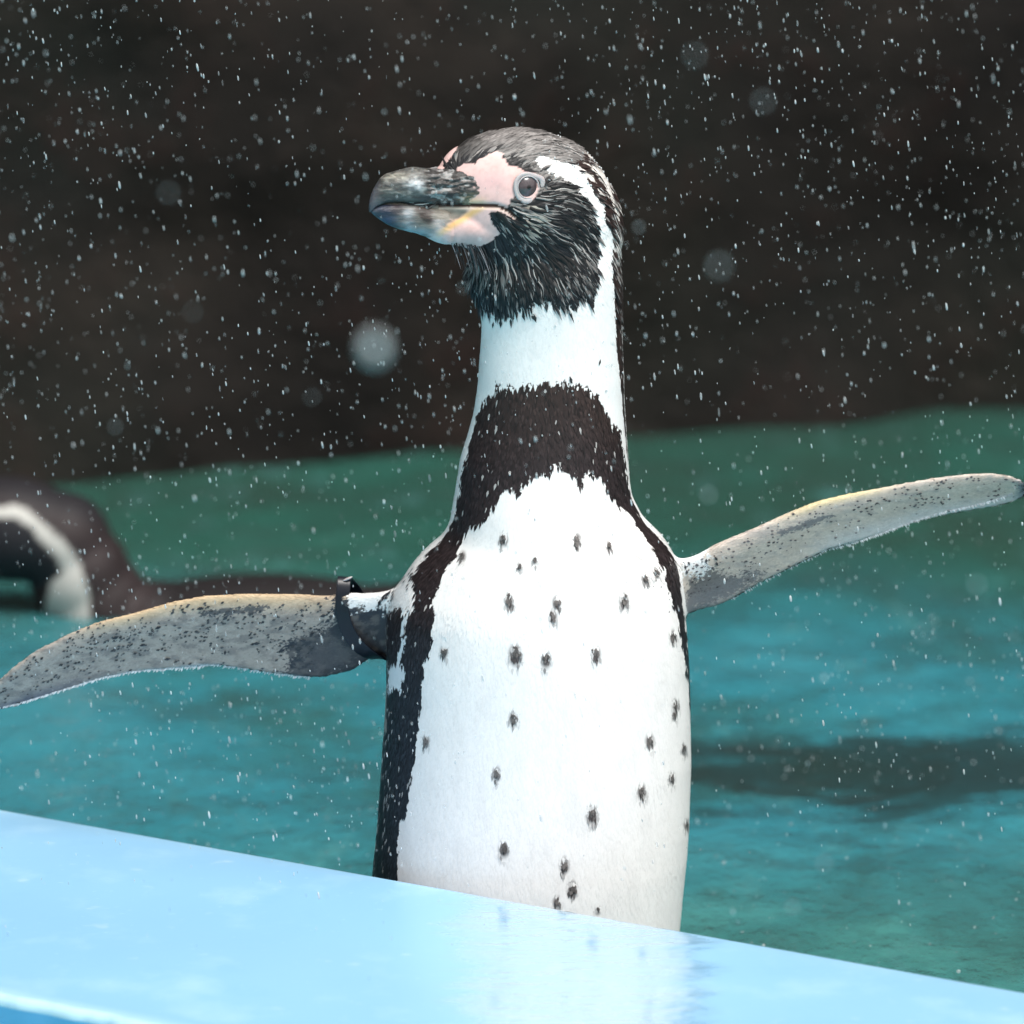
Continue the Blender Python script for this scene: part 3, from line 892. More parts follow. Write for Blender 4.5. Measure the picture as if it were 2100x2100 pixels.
def classify(P):
    """0 body/neck, 1 head (sagittally mirrored pattern), 2 left flipper, 3 right flipper"""
    x, y = toPx(P)
    k = np.zeros(len(P), int)
    k[(y < 640)] = 1
    k[(x < 793) & (y > 1100) & (y < 1500)] = 2
    k[(x < 845) & (y > 1150) & (y < 1246)] = 2
    k[(x > 1392) & (y > 900) & (y < 1330) & (x > 1392 + (y - 1140) * 0.15)] = 3
    return k, x, y
HC = onY(1120, 400, 0.0)[0]
def pattern_coords(P):
    k, x, y = classify(P)
    h = k == 1
    if h.any():
        r = P[h] - HC[None, :]
        lat = r @ LH
        m = P[h] + (np.abs(lat) - lat)[:, None] * LH[None, :]
        x2, y2 = toPx(m)
        x[h], y[h] = x2, y2
    return k, x, y
def colour_of(P, N, jit=1.0):
    k, x, y = pattern_coords(P)
    c, skin = pattern(x, y, jit=jit)
    far = (P - HC) @ LH
    fx_, fy_ = toPx(P)
    fb_ = (k == 1) & (far < 14 * KPX) & (fx_ < 938 - 0.35 * (fy_ - 300)) & (fy_ < 356)
    c = np.where(fb_[:, None], np.array([[0.74, 0.50, 0.47]]), c)
    skin = np.where(fb_, 1, skin)
    gz = (k == 1) & (gape_d(x, y) < 3.6) & (x < 1056)
    c = np.where(gz[:, None], np.array([[0.05, 0.022, 0.016]]), c)
    skin = np.where(gz, 1, skin)
    # dark back
    bkm = (k == 0) & (N[:, 1] > 0.12 + 0.25 * (vnoise(P[:, 0] * 300, P[:, 2] * 300, 0, 12) - 0.5))
    # a white line runs up both sides of the neck between breast band and back
    c = np.where(bkm[:, None], np.array([[0.030, 0.028, 0.032]]), c)
    wl_ = (k == 0) & (y > 620) & (y < 1160) & (N[:, 1] > -0.10) & (N[:, 1] <= 0.32)
    c = np.where(wl_[:, None], np.array([[0.78, 0.77, 0.76]]), c)
    for side, kk in (('L', 2), ('R', 3)):
        q = k == kk
        if q.any():
            f = flipper_colour(x[q], y[q], side)
            b = N[q][:, 1] > 0.2
            f = np.where(b[:, None], np.array([[0.03, 0.03, 0.035]]), f)
            c[q] = f
            skin[q] = 2
    return c, skin, k, x, y
colv, skinv, kv, pxx, pyy = colour_of(co, nrm)

# ------------------------------------------------------------------ penguin materials
def plumage_material(name, rough, spec, bumps):
    t = NT(name)
    at = t.new('Attribute', attribute_name='Col')
    v = t.coord()
    n = t.noise(v, 900.0, 3, 0.6)
    c = t.mix(t.ramp(n, [(0.3, 0.95), (0.7, 1.0)]), (0, 0, 0), at.outputs['Color'], 'MIX')
    t.link(c, t.b.inputs['Base Color'])
    t.set(Roughness=rough, Specular_IOR_Level=spec)
    if bumps:
        vs = t.coord((1, 1, 0.35))
        t.link(t.bump(t.noise(vs, 1100.0, 3, 0.6), bumps, 0.0004), t.b.inputs['Normal'])
    return t.m
MP = plumage_material('plumage', 0.6, 0.25, 0.12)
MF = plumage_material('feather', 0.5, 0.28, 0.0)

FEET = onY(1085, 2340, 0.0)[0]
peng = empty('penguin', (FEET[0], 0.0, Z_STEP))
tag(peng, 'spotted white breasted penguin standing with both flippers spread wide', 'penguin')
Fp = [quads] + ([tris] if len(tris) else [])
body = mesh_np('body', co, Fp, MP, peng, colv)

bvh = BVHTree.FromPolygons([tuple(v) for v in co.tolist()], quads.tolist(), all_triangles=False)
def hit(px, py):
    d = Vector(ray(px, py)[0]).normalized()
    loc, n, idx, dist = bvh.ray_cast(Vector(CAM), d)
    return (np.array(loc), np.array(n)) if loc is not None else (None, None)

# ------------------------------------------------------------------ feathers
def flakes(P, N, D, L, W, lift, col, tip, nmix=0.75, bow=0.10):
    n = len(P)
    D = D - (D * N).sum(1, keepdims=True) * N
    D /= np.linalg.norm(D, axis=1, keepdims=True) + 1e-9
    B = np.cross(N, D)
    L = L[:, None]; W = W[:, None]; lift = lift[:, None]
    v0 = P - D * L * 0.15 - N * 0.0002
    v1 = P + D * L * 0.42 + B * W * 0.5 + N * (lift * L * 0.45)
    v2 = P + D * L * 0.42 - B * W * 0.5 + N * (lift * L * 0.45)
    v3 = P + D * L * 0.50 + N * (lift * L * 0.55 + W * bow)
    v4 = P + D * L + N * lift * L * 0.9
    V = np.stack([v0, v1, v2, v3, v4], 1).reshape(-1, 3)
    b = np.arange(n)[:, None] * 5
    F = np.concatenate([b + np.array([[0, 3, 1]]), b + np.array([[0, 2, 3]]), b + np.array([[1, 3, 4]]), b + np.array([[3, 2, 4]])])
    nn = []
    for s_, t_ in ((0, 0), (1, 0), (-1, 0), (0, 0), (0, 0.25)):
        q = N + (B * s_ * 0.5 + D * t_) * (1 - nmix) * 2
        nn.append(q / np.linalg.norm(q, axis=1, keepdims=True))
    NN = np.stack(nn, 1).reshape(-1, 3)
    C = np.stack([col, col * 0.75 + tip * 0.25, col * 0.75 + tip * 0.25, col, tip], 1).reshape(-1, 3)
    return V, F, NN, C

a_, b_, c_, d_ = [co[quads[:, k]] for k in range(4)]
area = 0.5 * np.linalg.norm(np.cross(c_ - a_, d_ - b_), axis=1)
fc = (a_ + b_ + c_ + d_) / 4
fk, fpx, fpy = classify(fc)
def sample(mask, n):
    idx = np.nonzero(mask)[0]
    p = area[idx] / area[idx].sum()
    s = idx[np.searchsorted(np.cumsum(p), RNG.random(n) * 0.999999)]
    u, v = RNG.random((n, 1)), RNG.random((n, 1))
    q = quads[s]
    def bl(A): return (A[q[:, 0]] * (1 - u) + A[q[:, 1]] * u) * (1 - v) + (A[q[:, 3]] * (1 - u) + A[q[:, 2]] * u) * v
    N = bl(nrm)
    return bl(co), N / np.linalg.norm(N, axis=1, keepdims=True)
def pxdir(dx, dy):
    return np.stack([dx, np.zeros_like(dx), -dy], -1)
FV, FF, FN, FC = [], [], [], []
foff = 0
def add_flakes(*a, **k):
    global foff
    V, F, N, C = flakes(*a, **k)
    FV.append(V); FF.append(F + foff); FN.append(N); FC.append(C)
    foff += len(V)

# head
P, N = sample(fk == 1, 14000)
c, skin, k, x, y = colour_of(P, N)
ok = (skin == 0) & (np.hypot((x - EYE_PX[0]) / 39, (y - EYE_PX[1]) / 37) > 1)
P, N, c, x, y = P[ok], N[ok], c[ok], x[ok], y[ok]
def headflow(x, y):
    r = np.hypot(x - 975, y - 405)
    dx, dy = (x - 975) / r, (y - 405) / r
    dy = dy + 0.9 * sstep(1130, 1235, x) + 0.55 * sstep(470, 590, y) + 0.25 * (vnoise(x / 22, y / 22, 0, 14) - 0.5)
    cw_ = sstep(352, 325, y)
    dx = dx * (1 - cw_) + cw_; dy = dy * (1 - cw_) + cw_ * ((x - 1085) / 190.0)
    return -FH[None, :] * dx[:, None] + UH[None, :] * (-dy)[:, None]
D = headflow(x, y)
n = len(P)
cheek = (y > 330) & (x < 1262)
L = np.where(y > 470, 30, 24) * KPX * RNG.uniform(0.7, 1.35, n)
Wd = 6.0 * KPX * RNG.uniform(0.7, 1.3, n)
lum = c.mean(1)
white = lum > 0.6
L = np.where(white, 18 * KPX, L)
jit = RNG.uniform(0.75, 1.3, n)[:, None]
c = c * np.where(white[:, None], 1, jit)
tip = np.where(((RNG.random(n) < 0.16) & ~white)[:, None], np.array([[0.36, 0.34, 0.33]]), c * 0.9)
throat = (y > 500) & (x < 1010)
lift = np.where(throat, 0.30, 0.13) * RNG.uniform(0.5, 1.5, n)
Dn = D - (D * N).sum(1, keepdims=True) * N; Dn /= np.linalg.norm(Dn, axis=1, keepdims=True)
ct_, sk_, *_r = colour_of(P + Dn * L[:, None] * 0.9, N)
clash = (((ct_.mean(1) > 0.6) != white) | (sk_ == 1)) & (RNG.random(n) < 0.85)
L = np.where(clash, L * 0.35, L)
dk = ~white
add_flakes(P[dk], N[dk], D[dk], L[dk], Wd[dk], lift[dk], c[dk], tip[dk], nmix=0.5, bow=0.16)
add_flakes(P[white], N[white], D[white], L[white], Wd[white], lift[white] * 0.2, c[white], c[white], nmix=0.92, bow=0.04)

# neck, breast band, flanks, belly
m0 = (fk == 0) & (fpy > 620) & (fpy < 2100)
P, N = sample(m0, 46000)
c, skin, k, x, y = colour_of(P, N)
n = len(P)
lum = c.mean(1)
white = lum > 0.5
D = pxdir(0.15 * (vnoise(x / 30, y / 30, 0, 15) - 0.5) * 2 + (x - 1085) / 2500, np.ones(n))
L = np.where(white, 18, 15) * KPX * RNG.uniform(0.7, 1.3, n)
Wd = np.where(white, 7, 5.5) * KPX * RNG.uniform(0.7, 1.3, n)
c2 = c * np.where(white[:, None], RNG.uniform(0.97, 1.0, n)[:, None], RNG.uniform(0.5, 1.7, n)[:, None])
# a few pale feathers show through the dark band and flank
pale = (~white) & (RNG.random(n) < 0.025 + 0.08 * (x < 800))
c2[pale] = np.array([0.38, 0.36, 0.35])
tip = np.where(white[:, None], c2, c2 * 1.05)
lift = np.where(white, 0.015, 0.09) * RNG.uniform(0.5, 1.5, n)
add_flakes(P, N, D, L, Wd, lift, c2, tip, nmix=0.92, bow=0.04)

# flippers: tiny scale feathers
for side, kk, nn_ in (('L', 2, 13000), ('R', 3, 11000)):
    P, N = sample(fk == kk, nn_)
    c, skin, k, x, y = colour_of(P, N)
    n = len(P)
    sx = -1.0 if side == 'L' else 1.0
    D = pxdir(np.full(n, sx), np.full(n, 0.35 if side == 'L' else -0.05))
    c = c * RNG.uniform(0.86, 1.12, n)[:, None]
    add_flakes(P, N, D, 9 * KPX * RNG.uniform(0.7, 1.3, n), 4.2 * KPX * RNG.uniform(0.7, 1.3, n),
               np.full(n, 0.03), c, c * 0.96, nmix=0.9, bow=0.03)
# trailing-edge fringe of pale feathers and dark speckles on the flippers
def dots(pts, size, colr, dirv, lo=0.7, hi=1.3):
    Ps, Ns = [], []
    for (x, y) in pts:
        p, q = hit(x, y)
        if p is None or abs(p[1]) > 0.2: continue
        Ps.append(p + q * 0.00035); Ns.append(q)
    if not Ps: return
    P, N = np.array(Ps), np.array(Ns)
    n = len(P)
    cc = np.tile(np.array(colr), (n, 1)) * RNG.uniform(0.6, 1.5, n)[:, None]
    D = np.tile(np.array([dirv[0], 0, -dirv[1]], float), (n, 1)) + RNG.normal(0, 0.25, (n, 3))
    s = RNG.uniform(lo, hi, n)
    add_flakes(P - D * (size[0] * KPX * 0.4), N, D, size[0] * KPX * s, size[1] * KPX * s, np.full(n, 0.02), cc, cc, nmix=0.9, bow=0.03)
def scatter(side, n, dens):
    T = FT[side]
    out = []
    while len(out) < n:
        x = random.uniform(T[0, 0], T[-1, 0])
        v = random.random()
        top = float(np.interp(x, T[:, 0], T[:, 1])); bot = float(np.interp(x, T[:, 0], T[:, 2]))
        y = top + v * (bot - top)
        cl = float(vnoise(x / 28, y / 16, 0, 77))
        if random.random() < dens(x, v) * (cl ** 2) * 2.4: out.append((x, y))
    return out
dL = scatter('L', 640, lambda x, v: (0.9 if 0.12 < v < 0.75 else 0.25) * (0.25 if v < 0.1 else 1) * (1.0 if x < 680 else 0.1))
dots(dL, (6.5, 4.6), (0.06, 0.058, 0.06), (-1, 0.5), 0.4, 1.3)
dR = scatter('R', 330, lambda x, v: (0.9 if 0.12 < v < 0.7 else 0.12) * (1 if x < 1950 else 0.5))
dots(dR, (6, 4.2), (0.11, 0.10, 0.11), (1, -0.2), 0.5, 1.3)
dots([p for p in dL if p[0] > 230][:36], (11, 6), (0.035, 0.035, 0.04), (-1, 0.5), 0.7, 1.4)
sh = ZR((1050, 400), (1045, 385), (1060, 370), (960, 430), (970, 460), (945, 470), (1008, 460), (1000, 490), (995, 520), (905, 500), (880, 540), (915, 530),
        (860, 565), (1100, 330), (1110, 360), (1140, 440), (1135, 400), (1170, 300), (1175, 350), (1160, 270), (1080, 340), (1230, 400), (1240, 450), (1200, 240))
dots(sh, (13, 6), (0.02, 0.02, 0.025), (-0.3, 1))
sh2 = [(1412, 1154), (1422, 1158), (1405, 1162), (1408, 1172), (1448, 1150), (1468, 1145), (1470, 1156)]
dots(sh2, (8, 5), (0.04, 0.04, 0.045), (0.3, 1))
# tufts inside each belly spot
tp = []
for (x, y, r) in SPOTS:
    for _ in range(int(r * 0.9)):
        tp.append((x + random.gauss(0, r * 0.20), y + random.gauss(0, r * 0.36)))
dots(tp, (9, 6), (0.12, 0.105, 0.10), (0, 1))
# loose dark feathers strayed below cap and band edge
st_pts = R1((860, 1205), (905, 1190), (1030, 1150), (1085, 1160), (1095, 1155), (1275, 1128), (1160, 1105), (1460, 1420), (1480, 1500), (1300, 1520), (1180, 1500))
dots(st_pts, (16, 7), (0.03, 0.028, 0.03), (0.1, 1))
# trailing-edge fringe
for side, xs in (('L', np.arange(10, 640, 3.2)), ('R', np.arange(1500, 2080, 3.6))):
    T = FT[side]
    yb = np.interp(xs, T[:, 0], T[:, 2])
    Pf = onY(xs, yb - 2, (18 + 21 + 20) * KPX if side == 'L' else (20 + 21 + 45) * KPX)
    pts, ns = [], []
    for p in Pf:
        q, nn2, ii, dd = bvh.find_nearest(Vector(p))
        pts.append(np.array(q)); ns.append((0, -1, 0.05))
    pts, ns = np.array(pts), np.array(ns, float)
    n = len(pts)
    cc = np.tile(np.array([0.66, 0.68, 0.71]), (n, 1)) * RNG.uniform(0.6, 1.1, n)[:, None]
    add_flakes(pts, ns, pxdir(np.full(n, -0.7 if side == 'L' else 0.7) + RNG.normal(0, .2, n), np.full(n, 1.0)), 8 * KPX * RNG.uniform(0.6, 1.4, n), 3.2 * KPX * np.ones(n),
               np.zeros(n), cc, cc, nmix=0.9, bow=0.03)
fo = mesh_np('feathers', np.concatenate(FV), np.concatenate(FF), MF, peng, np.clip(np.concatenate(FC), 0, 0.86), normals=np.concatenate(FN))
fo['kind'] = 'stuff'

# long wispy chin and crown bristles
def wisps(name, roots, mat):
    V, F, C = [], [], []
    o = 0
    for (p, d, L, w, c) in roots:
        d = d / np.linalg.norm(d)
        s = np.cross(d, FWD); s /= np.linalg.norm(s)
        sag = np.array([0, 0, -1.0])
        m = 6
        for k in range(m + 1):
            f = k / m
            q = p + d * L * f + sag * L * 0.35 * f * f
            ww = w * (1 - f) ** 0.7 * 0.5 + 0.00004
            V += [q - s * ww, q + s * ww, q - FWD * ww]
            C += [c] * 3
        for k in range(m):
            b = o + 3 * k
            for i0, i1 in ((0, 2), (2, 1), (1, 0)):
                F.append((b + i0, b + i1, b + 3 + i1, b + 3 + i0))
        o += 3 * (m + 1)
    ob = mesh_np(name, np.array(V), np.array(F), mat, peng, np.array(C))
    ob['kind'] = 'stuff'
    return ob
# wet feathers clump: pale edges of the clumps run back over cheek and throat
def traced(n, region, colf, wf, steps=(5, 13)):
    P0, N0 = sample(region, n)
    V, F, C = [], [], []
    o = 0
    Q, NQ = P0.copy(), N0.copy()
    mlen = RNG.integers(steps[0], steps[1] + 1, n)
    ph, fq, am = RNG.uniform(0, 6.28, n), RNG.uniform(0.5, 1.0, n), RNG.uniform(0.1, 0.4, n)
    alive = np.ones(n, bool)
    PTS = [[] for _ in range(n)]
    for k in range(steps[1] + 1):
        c_, sk_, _k, xx_, yy_ = colour_of(Q, NQ)
        alive &= (yy_ < 615) & (xx_ < 1250) & (sk_ != 1) & ~((c_.mean(1) > 0.6) & (yy_ > 340)) & (k <= mlen)
        d = headflow(xx_, yy_)
        d = d - NQ * (d * NQ).sum(1, keepdims=True); d /= np.linalg.norm(d, axis=1, keepdims=True) + 1e-9
        d = d + np.cross(NQ, d) * (am * np.sin(ph + k * fq))[:, None]
        for i in np.nonzero(alive)[0]:
            PTS[i].append((Q[i].copy(), NQ[i].copy()))
            z, zn, zi, zd = bvh.find_nearest(Vector(Q[i] + d[i] * 7 * KPX))
            Q[i] = z; NQ[i] = zn
    for pts in PTS:
        w = wf() * KPX
        g = colf()
        if len(pts) < 4: continue
        L_ = len(pts)
        for k, (q, nq) in enumerate(pts):
            f = k / (L_ - 1)
            d = pts[min(k + 1, L_ - 1)][0] - pts[max(k - 1, 0)][0]
            d /= np.linalg.norm(d) + 1e-9
            b = np.cross(nq, d)
            ww = w * (0.35 + 0.65 * math.sin(math.pi * min(1, 0.25 + f * 0.75))) * (1 - 0.8 * f ** 3)
            h = nq * (2.2 + 3.2 * f) * KPX
            V += [q + h - b * ww - nq * 1.5 * KPX, q + h + nq * ww * 0.5, q + h + b * ww - nq * 1.5 * KPX]
            e = 0.35 + 0.65 * math.sin(math.pi * (0.15 + 0.8 * f))
            C += [tuple(np.array(g) * e * 0.5), tuple(np.array(g) * e), tuple(np.array(g) * e * 0.5)]
        for k in range(L_ - 1):
            a = o + 3 * k
            F += [(a, a + 3, a + 4, a + 1), (a + 1, a + 4, a + 5, a + 2)]
        o += 3 * L_
    return V, F, C
def greyc():
    g = random.choice([0.28, 0.40, 0.55, 0.65]); return (g, g * 0.95, g * 0.92)
def blackc():
    g = random.uniform(0.008, 0.02); return (g, g, g * 1.05)
reg = (fk == 1) & (fpy > 350)
tv, tf, tc_ = [], [], []
for nst, cf, wf in ((900, blackc, lambda: random.uniform(3, 6)), (620, greyc, lambda: random.uniform(1.0, 2.4))):
    v_, f_, c_q = traced(nst, reg, cf, wf)
    off_ = len(tv)
    tv += v_; tc_ += c_q; tf += [tuple(i + off_ for i in q) for q in f_]
wf_o = mesh_np('wet_feather_clumps', np.array(tv), np.array(tf), MF, peng, np.array(tc_))
wf_o['kind'] = 'stuff'
ws = []
for _ in range(210):
    x = random.uniform(925, 1000); yy_ = np.interp(x, [925, 955, 1000], [508, 512, 520]) + random.uniform(-14, 40)
    p, q = hit(x, yy_)
    if p is None: continue
    g = random.uniform(0.03, 0.30) if random.random() < 0.4 else 0.02
    ws.append((p, np.array([0.45 + random.gauss(0, 0.25), -0.25, -1.0]), random.uniform(22, 60) * KPX, 2.2 * KPX, (g, g, g * 1.08)))
for _ in range(150):
    a = random.random()
    x = 1110 + 165 * a
    yy_ = np.interp(x, [1110, 1171, 1200, 1218, 1236, 1251, 1262], [275, 296, 312, 338, 370, 406, 450]) + random.uniform(2, 14)
    p, q = hit(min(x, 1258), yy_)
    if p is None: continue
    g = random.choice([0.03, 0.04, 0.5, 0.7])
    ws.append((p, np.array([0.75, 0.1, 0.30 - 1.9 * a]) + np.random.normal(0, .14, 3), random.uniform(12, 30) * KPX, 2.4 * KPX, (g, g * .93, g * .9)))
wisps('loose_feathers', ws, MF)

# ------------------------------------------------------------------ beak
def horn_material():
    t = NT('beak_horn')
    at = t.new('Attribute', attribute_name='Col')
    t.link(at.outputs['Color'], t.b.inputs['Base Color'])
    v = t.coord((1, 1, 2.2))
    n = t.noise(v, 420.0, 5, 0.65)
    t.link(t.bump(n, 0.5, 0.0007), t.b.inputs['Normal'])
    t.set(Roughness=0.42, Specular_IOR_Level=0.4, Subsurface_Weight=0.08, Subsurface_Scale=0.004)
    return t.m
MH = horn_material()
UP = [(1002, 352, 412, 38), (990, 343, 419, 55), (976, 339, 421, 63), (950, 339, 421, 62), (930, 341, 421, 58), (904, 345, 419, 50), (873, 346, 417, 42), (847, 347, 415, 36), (823, 350, 414, 33),
      (800, 355, 414, 28), (783, 366, 417, 22), (770, 385, 423, 15), (762, 402, 431, 9), (757, 420, 436, 3)]
LO = [(925, 432, 488, 26), (915, 424, 499, 47), (905, 421, 499, 49), (892, 420, 495, 47), (873, 417.5, 485, 41), (847, 415.5, 476, 32), (819, 415, 470, 27), (795, 416, 460, 21),
      (776, 420, 448, 14), (766, 427, 440, 8), (761, 431, 436, 3)]
for nm, TT, up in (('upper_beak', UP, True), ('lower_beak', LO, False)):
    R = headloft(TT, nv=150, sq=0.86, step=1.0)
    V, F = capped(R)
    r_ = V - HC[None, :]
    x, y = toPx(V)
    lat = r_ @ LH
    m = V + (np.abs(lat) - lat)[:, None] * LH[None, :]
    xm, ym = toPx(m)
    c = beak_colour(xm, ym, up, V)
    pc, psk = pattern(xm, ym)
    bl_ = (sstep(880, 905, xm) if not up else sstep(976, 984, xm + 22 * (vnoise(xm / 9, ym / 6, 0, 58) - 0.5))) * (psk == 1)
    c = c * (1 - bl_[:, None]) + pc * bl_[:, None]
    # grooves and growth ridges
    cen = np.repeat(R.mean(1), 150, 0)
    cen = np.concatenate([cen, cen[:1], cen[-1:]])
    nrm_ = V - cen; nrm_ /= np.linalg.norm(nrm_, axis=1, keepdims=True) + 1e-9
    f = fbm(xm / 20 + ym / 30, ym / 5.5, 0, 47, 4) - 0.5
    if up:
        amp_ = 9.0 * sstep(868, 892, xm) + 2.2
        disp = f * amp_
        disp -= 5 * np.exp(-((xm - 884) / 7) ** 2 - ((ym - 380) / 8) ** 2)     # nostril end of the groove
        disp -= 3.5 * np.exp(-((ym - (384 + (xm - 884) * 0.02)) / 4) ** 2) * sstep(880, 892, xm) * sstep(960, 930, xm)
        disp += 3.0 * np.exp(-((xm - 852) / 16) ** 2) * sstep(400, 380, ym)
    else:
        disp = f * 2.0
    disp *= np.clip(sstep(757, 790, xm), 0.05, 1) * (1 if up else np.clip(sstep(960, 900, xm), 0.1, 1))
    V = V + nrm_ * (disp * KPX)[:, None]
    mesh_np(nm, V, F, MH, peng, c)
# dark nostril
def ellipsoid(c, ax, rad, nu=24, nv=36):
    u = np.linspace(0.02, np.pi - 0.02, nu)
    v = np.linspace(0, 2 * np.pi, nv, endpoint=False)
    R = np.zeros((nu, nv, 3))
    for i_, a in enumerate(u):
        R[i_] = c + (np.cos(a) * rad[2]) * ax[2] + (np.sin(a) * np.cos(v))[:, None] * rad[0] * ax[0] + (np.sin(a) * np.sin(v))[:, None] * rad[1] * ax[1]
    return capped(R)

# ------------------------------------------------------------------ eye
pe, ne = hit(*EYE_PX)
ne = ne / np.linalg.norm(ne)
ne = ne * 0.5 + LH * 0.6; ne /= np.linalg.norm(ne)
ez = UH - ne * (UH @ ne); ez /= np.linalg.norm(ez)
ex = np.cross(ez, ne)
def eye_material():
    t = NT('dark_eye')
    at = t.new('Attribute', attribute_name='Col')
    t.link(at.outputs['Color'], t.b.inputs['Base Color'])
    t.set(Roughness=0.06, Specular_IOR_Level=0.5, Coat_Weight=0.3, Coat_Roughness=0.03)
    return t.m
V, F = ellipsoid(pe - ne * 11 * KPX, (ex, ez, ne), (27 * KPX, 27 * KPX, 17.5 * KPX), 60, 72)
rr = V - (pe - ne * 9 * KPX)
rad_ = np.hypot(rr @ ex, rr @ ez) / KPX
an = np.arctan2(rr @ ez, rr @ ex)
c = np.tile(np.array([0.065, 0.048, 0.052]), (len(V), 1)) * (0.75 + 0.6 * vnoise(an * 9, rad_ / 5, 0, 8)[:, None])
c = mixc(c, sstep(6.0, 3.0, rad_), (0.006, 0.005, 0.006))
c = mixc(c, sstep(19.0, 21.5, rad_), (0.012, 0.010, 0.014))
mesh_np('eye', V, F, eye_material(), peng, c)
# fleshy ring
def ring_material():
    t = NT('eye_ring_skin')
    t.set(Base_Color=(0.42, 0.385, 0.39, 1), Roughness=0.4, Subsurface_Weight=0.1, Subsurface_Scale=0.003)
    v = t.coord()
    t.link(t.bump(t.noise(v, 900, 3), 0.5, 0.0004), t.b.inputs['Normal'])
    return t.m
MR = ring_material()
nu, nv2 = 120, 20
R = np.zeros((nu, nv2, 3))
tt = np.linspace(0, 2 * np.pi, nu, endpoint=False)
ph = np.linspace(0, 2 * np.pi, nv2, endpoint=False)
for i_, a in enumerate(tt):
    out = 1 + 0.16 * np.exp(-((a - 0.42) / 0.35) ** 2) + 0.05 * math.sin(3 * a + 1)
    r0 = 27.5 * KPX * out
    tb = (4.6 + 1.8 * math.exp(-((a - 0.42) / 0.5) ** 2) + 1.6 * math.exp(-((a - 4.5) / 0.7) ** 2)) * KPX
    d = ex * math.cos(a) + ez * math.sin(a)
    cc = pe - ne * 0.5 * KPX + d * r0
    R[i_] = cc + np.cos(ph)[:, None] * d * tb + np.sin(ph)[:, None] * ne * tb * 0.62
i0 = np.arange(nu)[:, None]; j0 = np.arange(nv2)[None, :]
Fr = np.stack([i0 * nv2 + j0, i0 * nv2 + (j0 + 1) % nv2, ((i0 + 1) % nu) * nv2 + (j0 + 1) % nv2, ((i0 + 1) % nu) * nv2 + j0], -1).reshape(-1, 4)
mesh_np('eye_ring', R.reshape(-1, 3), Fr[:, ::-1], MR, peng)
R2 = np.zeros((nu, nv2, 3))
for i_, a in enumerate(tt):
    d = ex * math.cos(a) + ez * math.sin(a)
    R2[i_] = pe + ne * 1.0 * KPX + d * 22.6 * KPX + np.cos(ph)[:, None] * d * 1.6 * KPX + np.sin(ph)[:, None] * ne * 2.0 * KPX
mesh_np('eyelid', R2.reshape(-1, 3), Fr[:, ::-1], MR, peng)

# ------------------------------------------------------------------ identification band round the flipper
def band_material():
    t = NT('black_plastic_band')
    t.set(Base_Color=(0.006, 0.008, 0.014, 1), Roughness=0.3, Specular_IOR_Level=0.3)
    v = t.coord()
    t.link(t.bump(t.noise(v, 300, 2), 0.2, 0.0005), t.b.inputs['Normal'])
    return t.m
ctr = [(706, 1187, -2), (704, 1207, -16), (702, 1250, -22), (712, 1290, -20), (736, 1325, -12), (765, 1345, 5), (788, 1347, 25), (796, 1320, 48), (775, 1280, 58),
       (745, 1240, 56), (722, 1204, 42), (710, 1189, 15)]
n_ = len(ctr)
cp = np.array([onY(a, b, (c + 22) * KPX)[0] for a, b, c in ctr])
uu = np.linspace(0, n_, 120, endpoint=False)
def catmull(C, u):
    i_ = np.floor(u).astype(int); f = (u - i_)[:, None]
    p0, p1, p2, p3 = C[(i_ - 1) % n_], C[i_ % n_], C[(i_ + 1) % n_], C[(i_ + 2) % n_]
    return 0.5 * ((2 * p1) + (-p0 + p2) * f + (2 * p0 - 5 * p1 + 4 * p2 - p3) * f * f + (-p0 + 3 * p1 - 3 * p2 + p3) * f ** 3)
cl = catmull(cp, uu)
tg = np.roll(cl, -1, 0) - np.roll(cl, 1, 0); tg /= np.linalg.norm(tg, axis=1, keepdims=True)
wdir = np.array([-1.0, -0.12, 0.12]); wdir /= np.linalg.norm(wdir)
W3 = wdir[None, :] - (tg @ wdir)[:, None] * tg; W3 /= np.linalg.norm(W3, axis=1, keepdims=True)
T3 = np.cross(tg, W3)
hwb, htb = 14 * KPX, 2.2 * KPX
sec = [(-1, -1), (-0.9, -1.25), (0.9, -1.25), (1, -1), (1, 1), (0.9, 1.25), (-0.9, 1.25), (-1, 1)]
RB = np.stack([cl + W3 * (a * hwb) + T3 * (b * htb) for a, b in sec], 1)
i0 = np.arange(120)[:, None]; j0 = np.arange(8)[None, :]
Fb = np.stack([i0 * 8 + j0, i0 * 8 + (j0 + 1) % 8, ((i0 + 1) % 120) * 8 + (j0 + 1) % 8, ((i0 + 1) % 120) * 8 + j0], -1).reshape(-1, 4)
MB_ = band_material()
bo = mesh_np('flipper_band', RB.reshape(-1, 3), Fb, MB_, peng, smooth=False)
cl_p = onY(713, 1187, 12 * KPX)[0]
Vc, Fc = ellipsoid(cl_p, (np.array([0.9, 0, 0.42]), np.array([0, 1.0, 0]), np.array([-0.42, 0, 0.9])), (11 * KPX, 5 * KPX, 2.6 * KPX), 12, 16)
mesh_np('band_glint', Vc, Fc, MR, peng).parent = peng  # pale ellipsoid added as the glint on the band
bo['label'] = 'black plastic identification band looped round the left flipper in the photo'

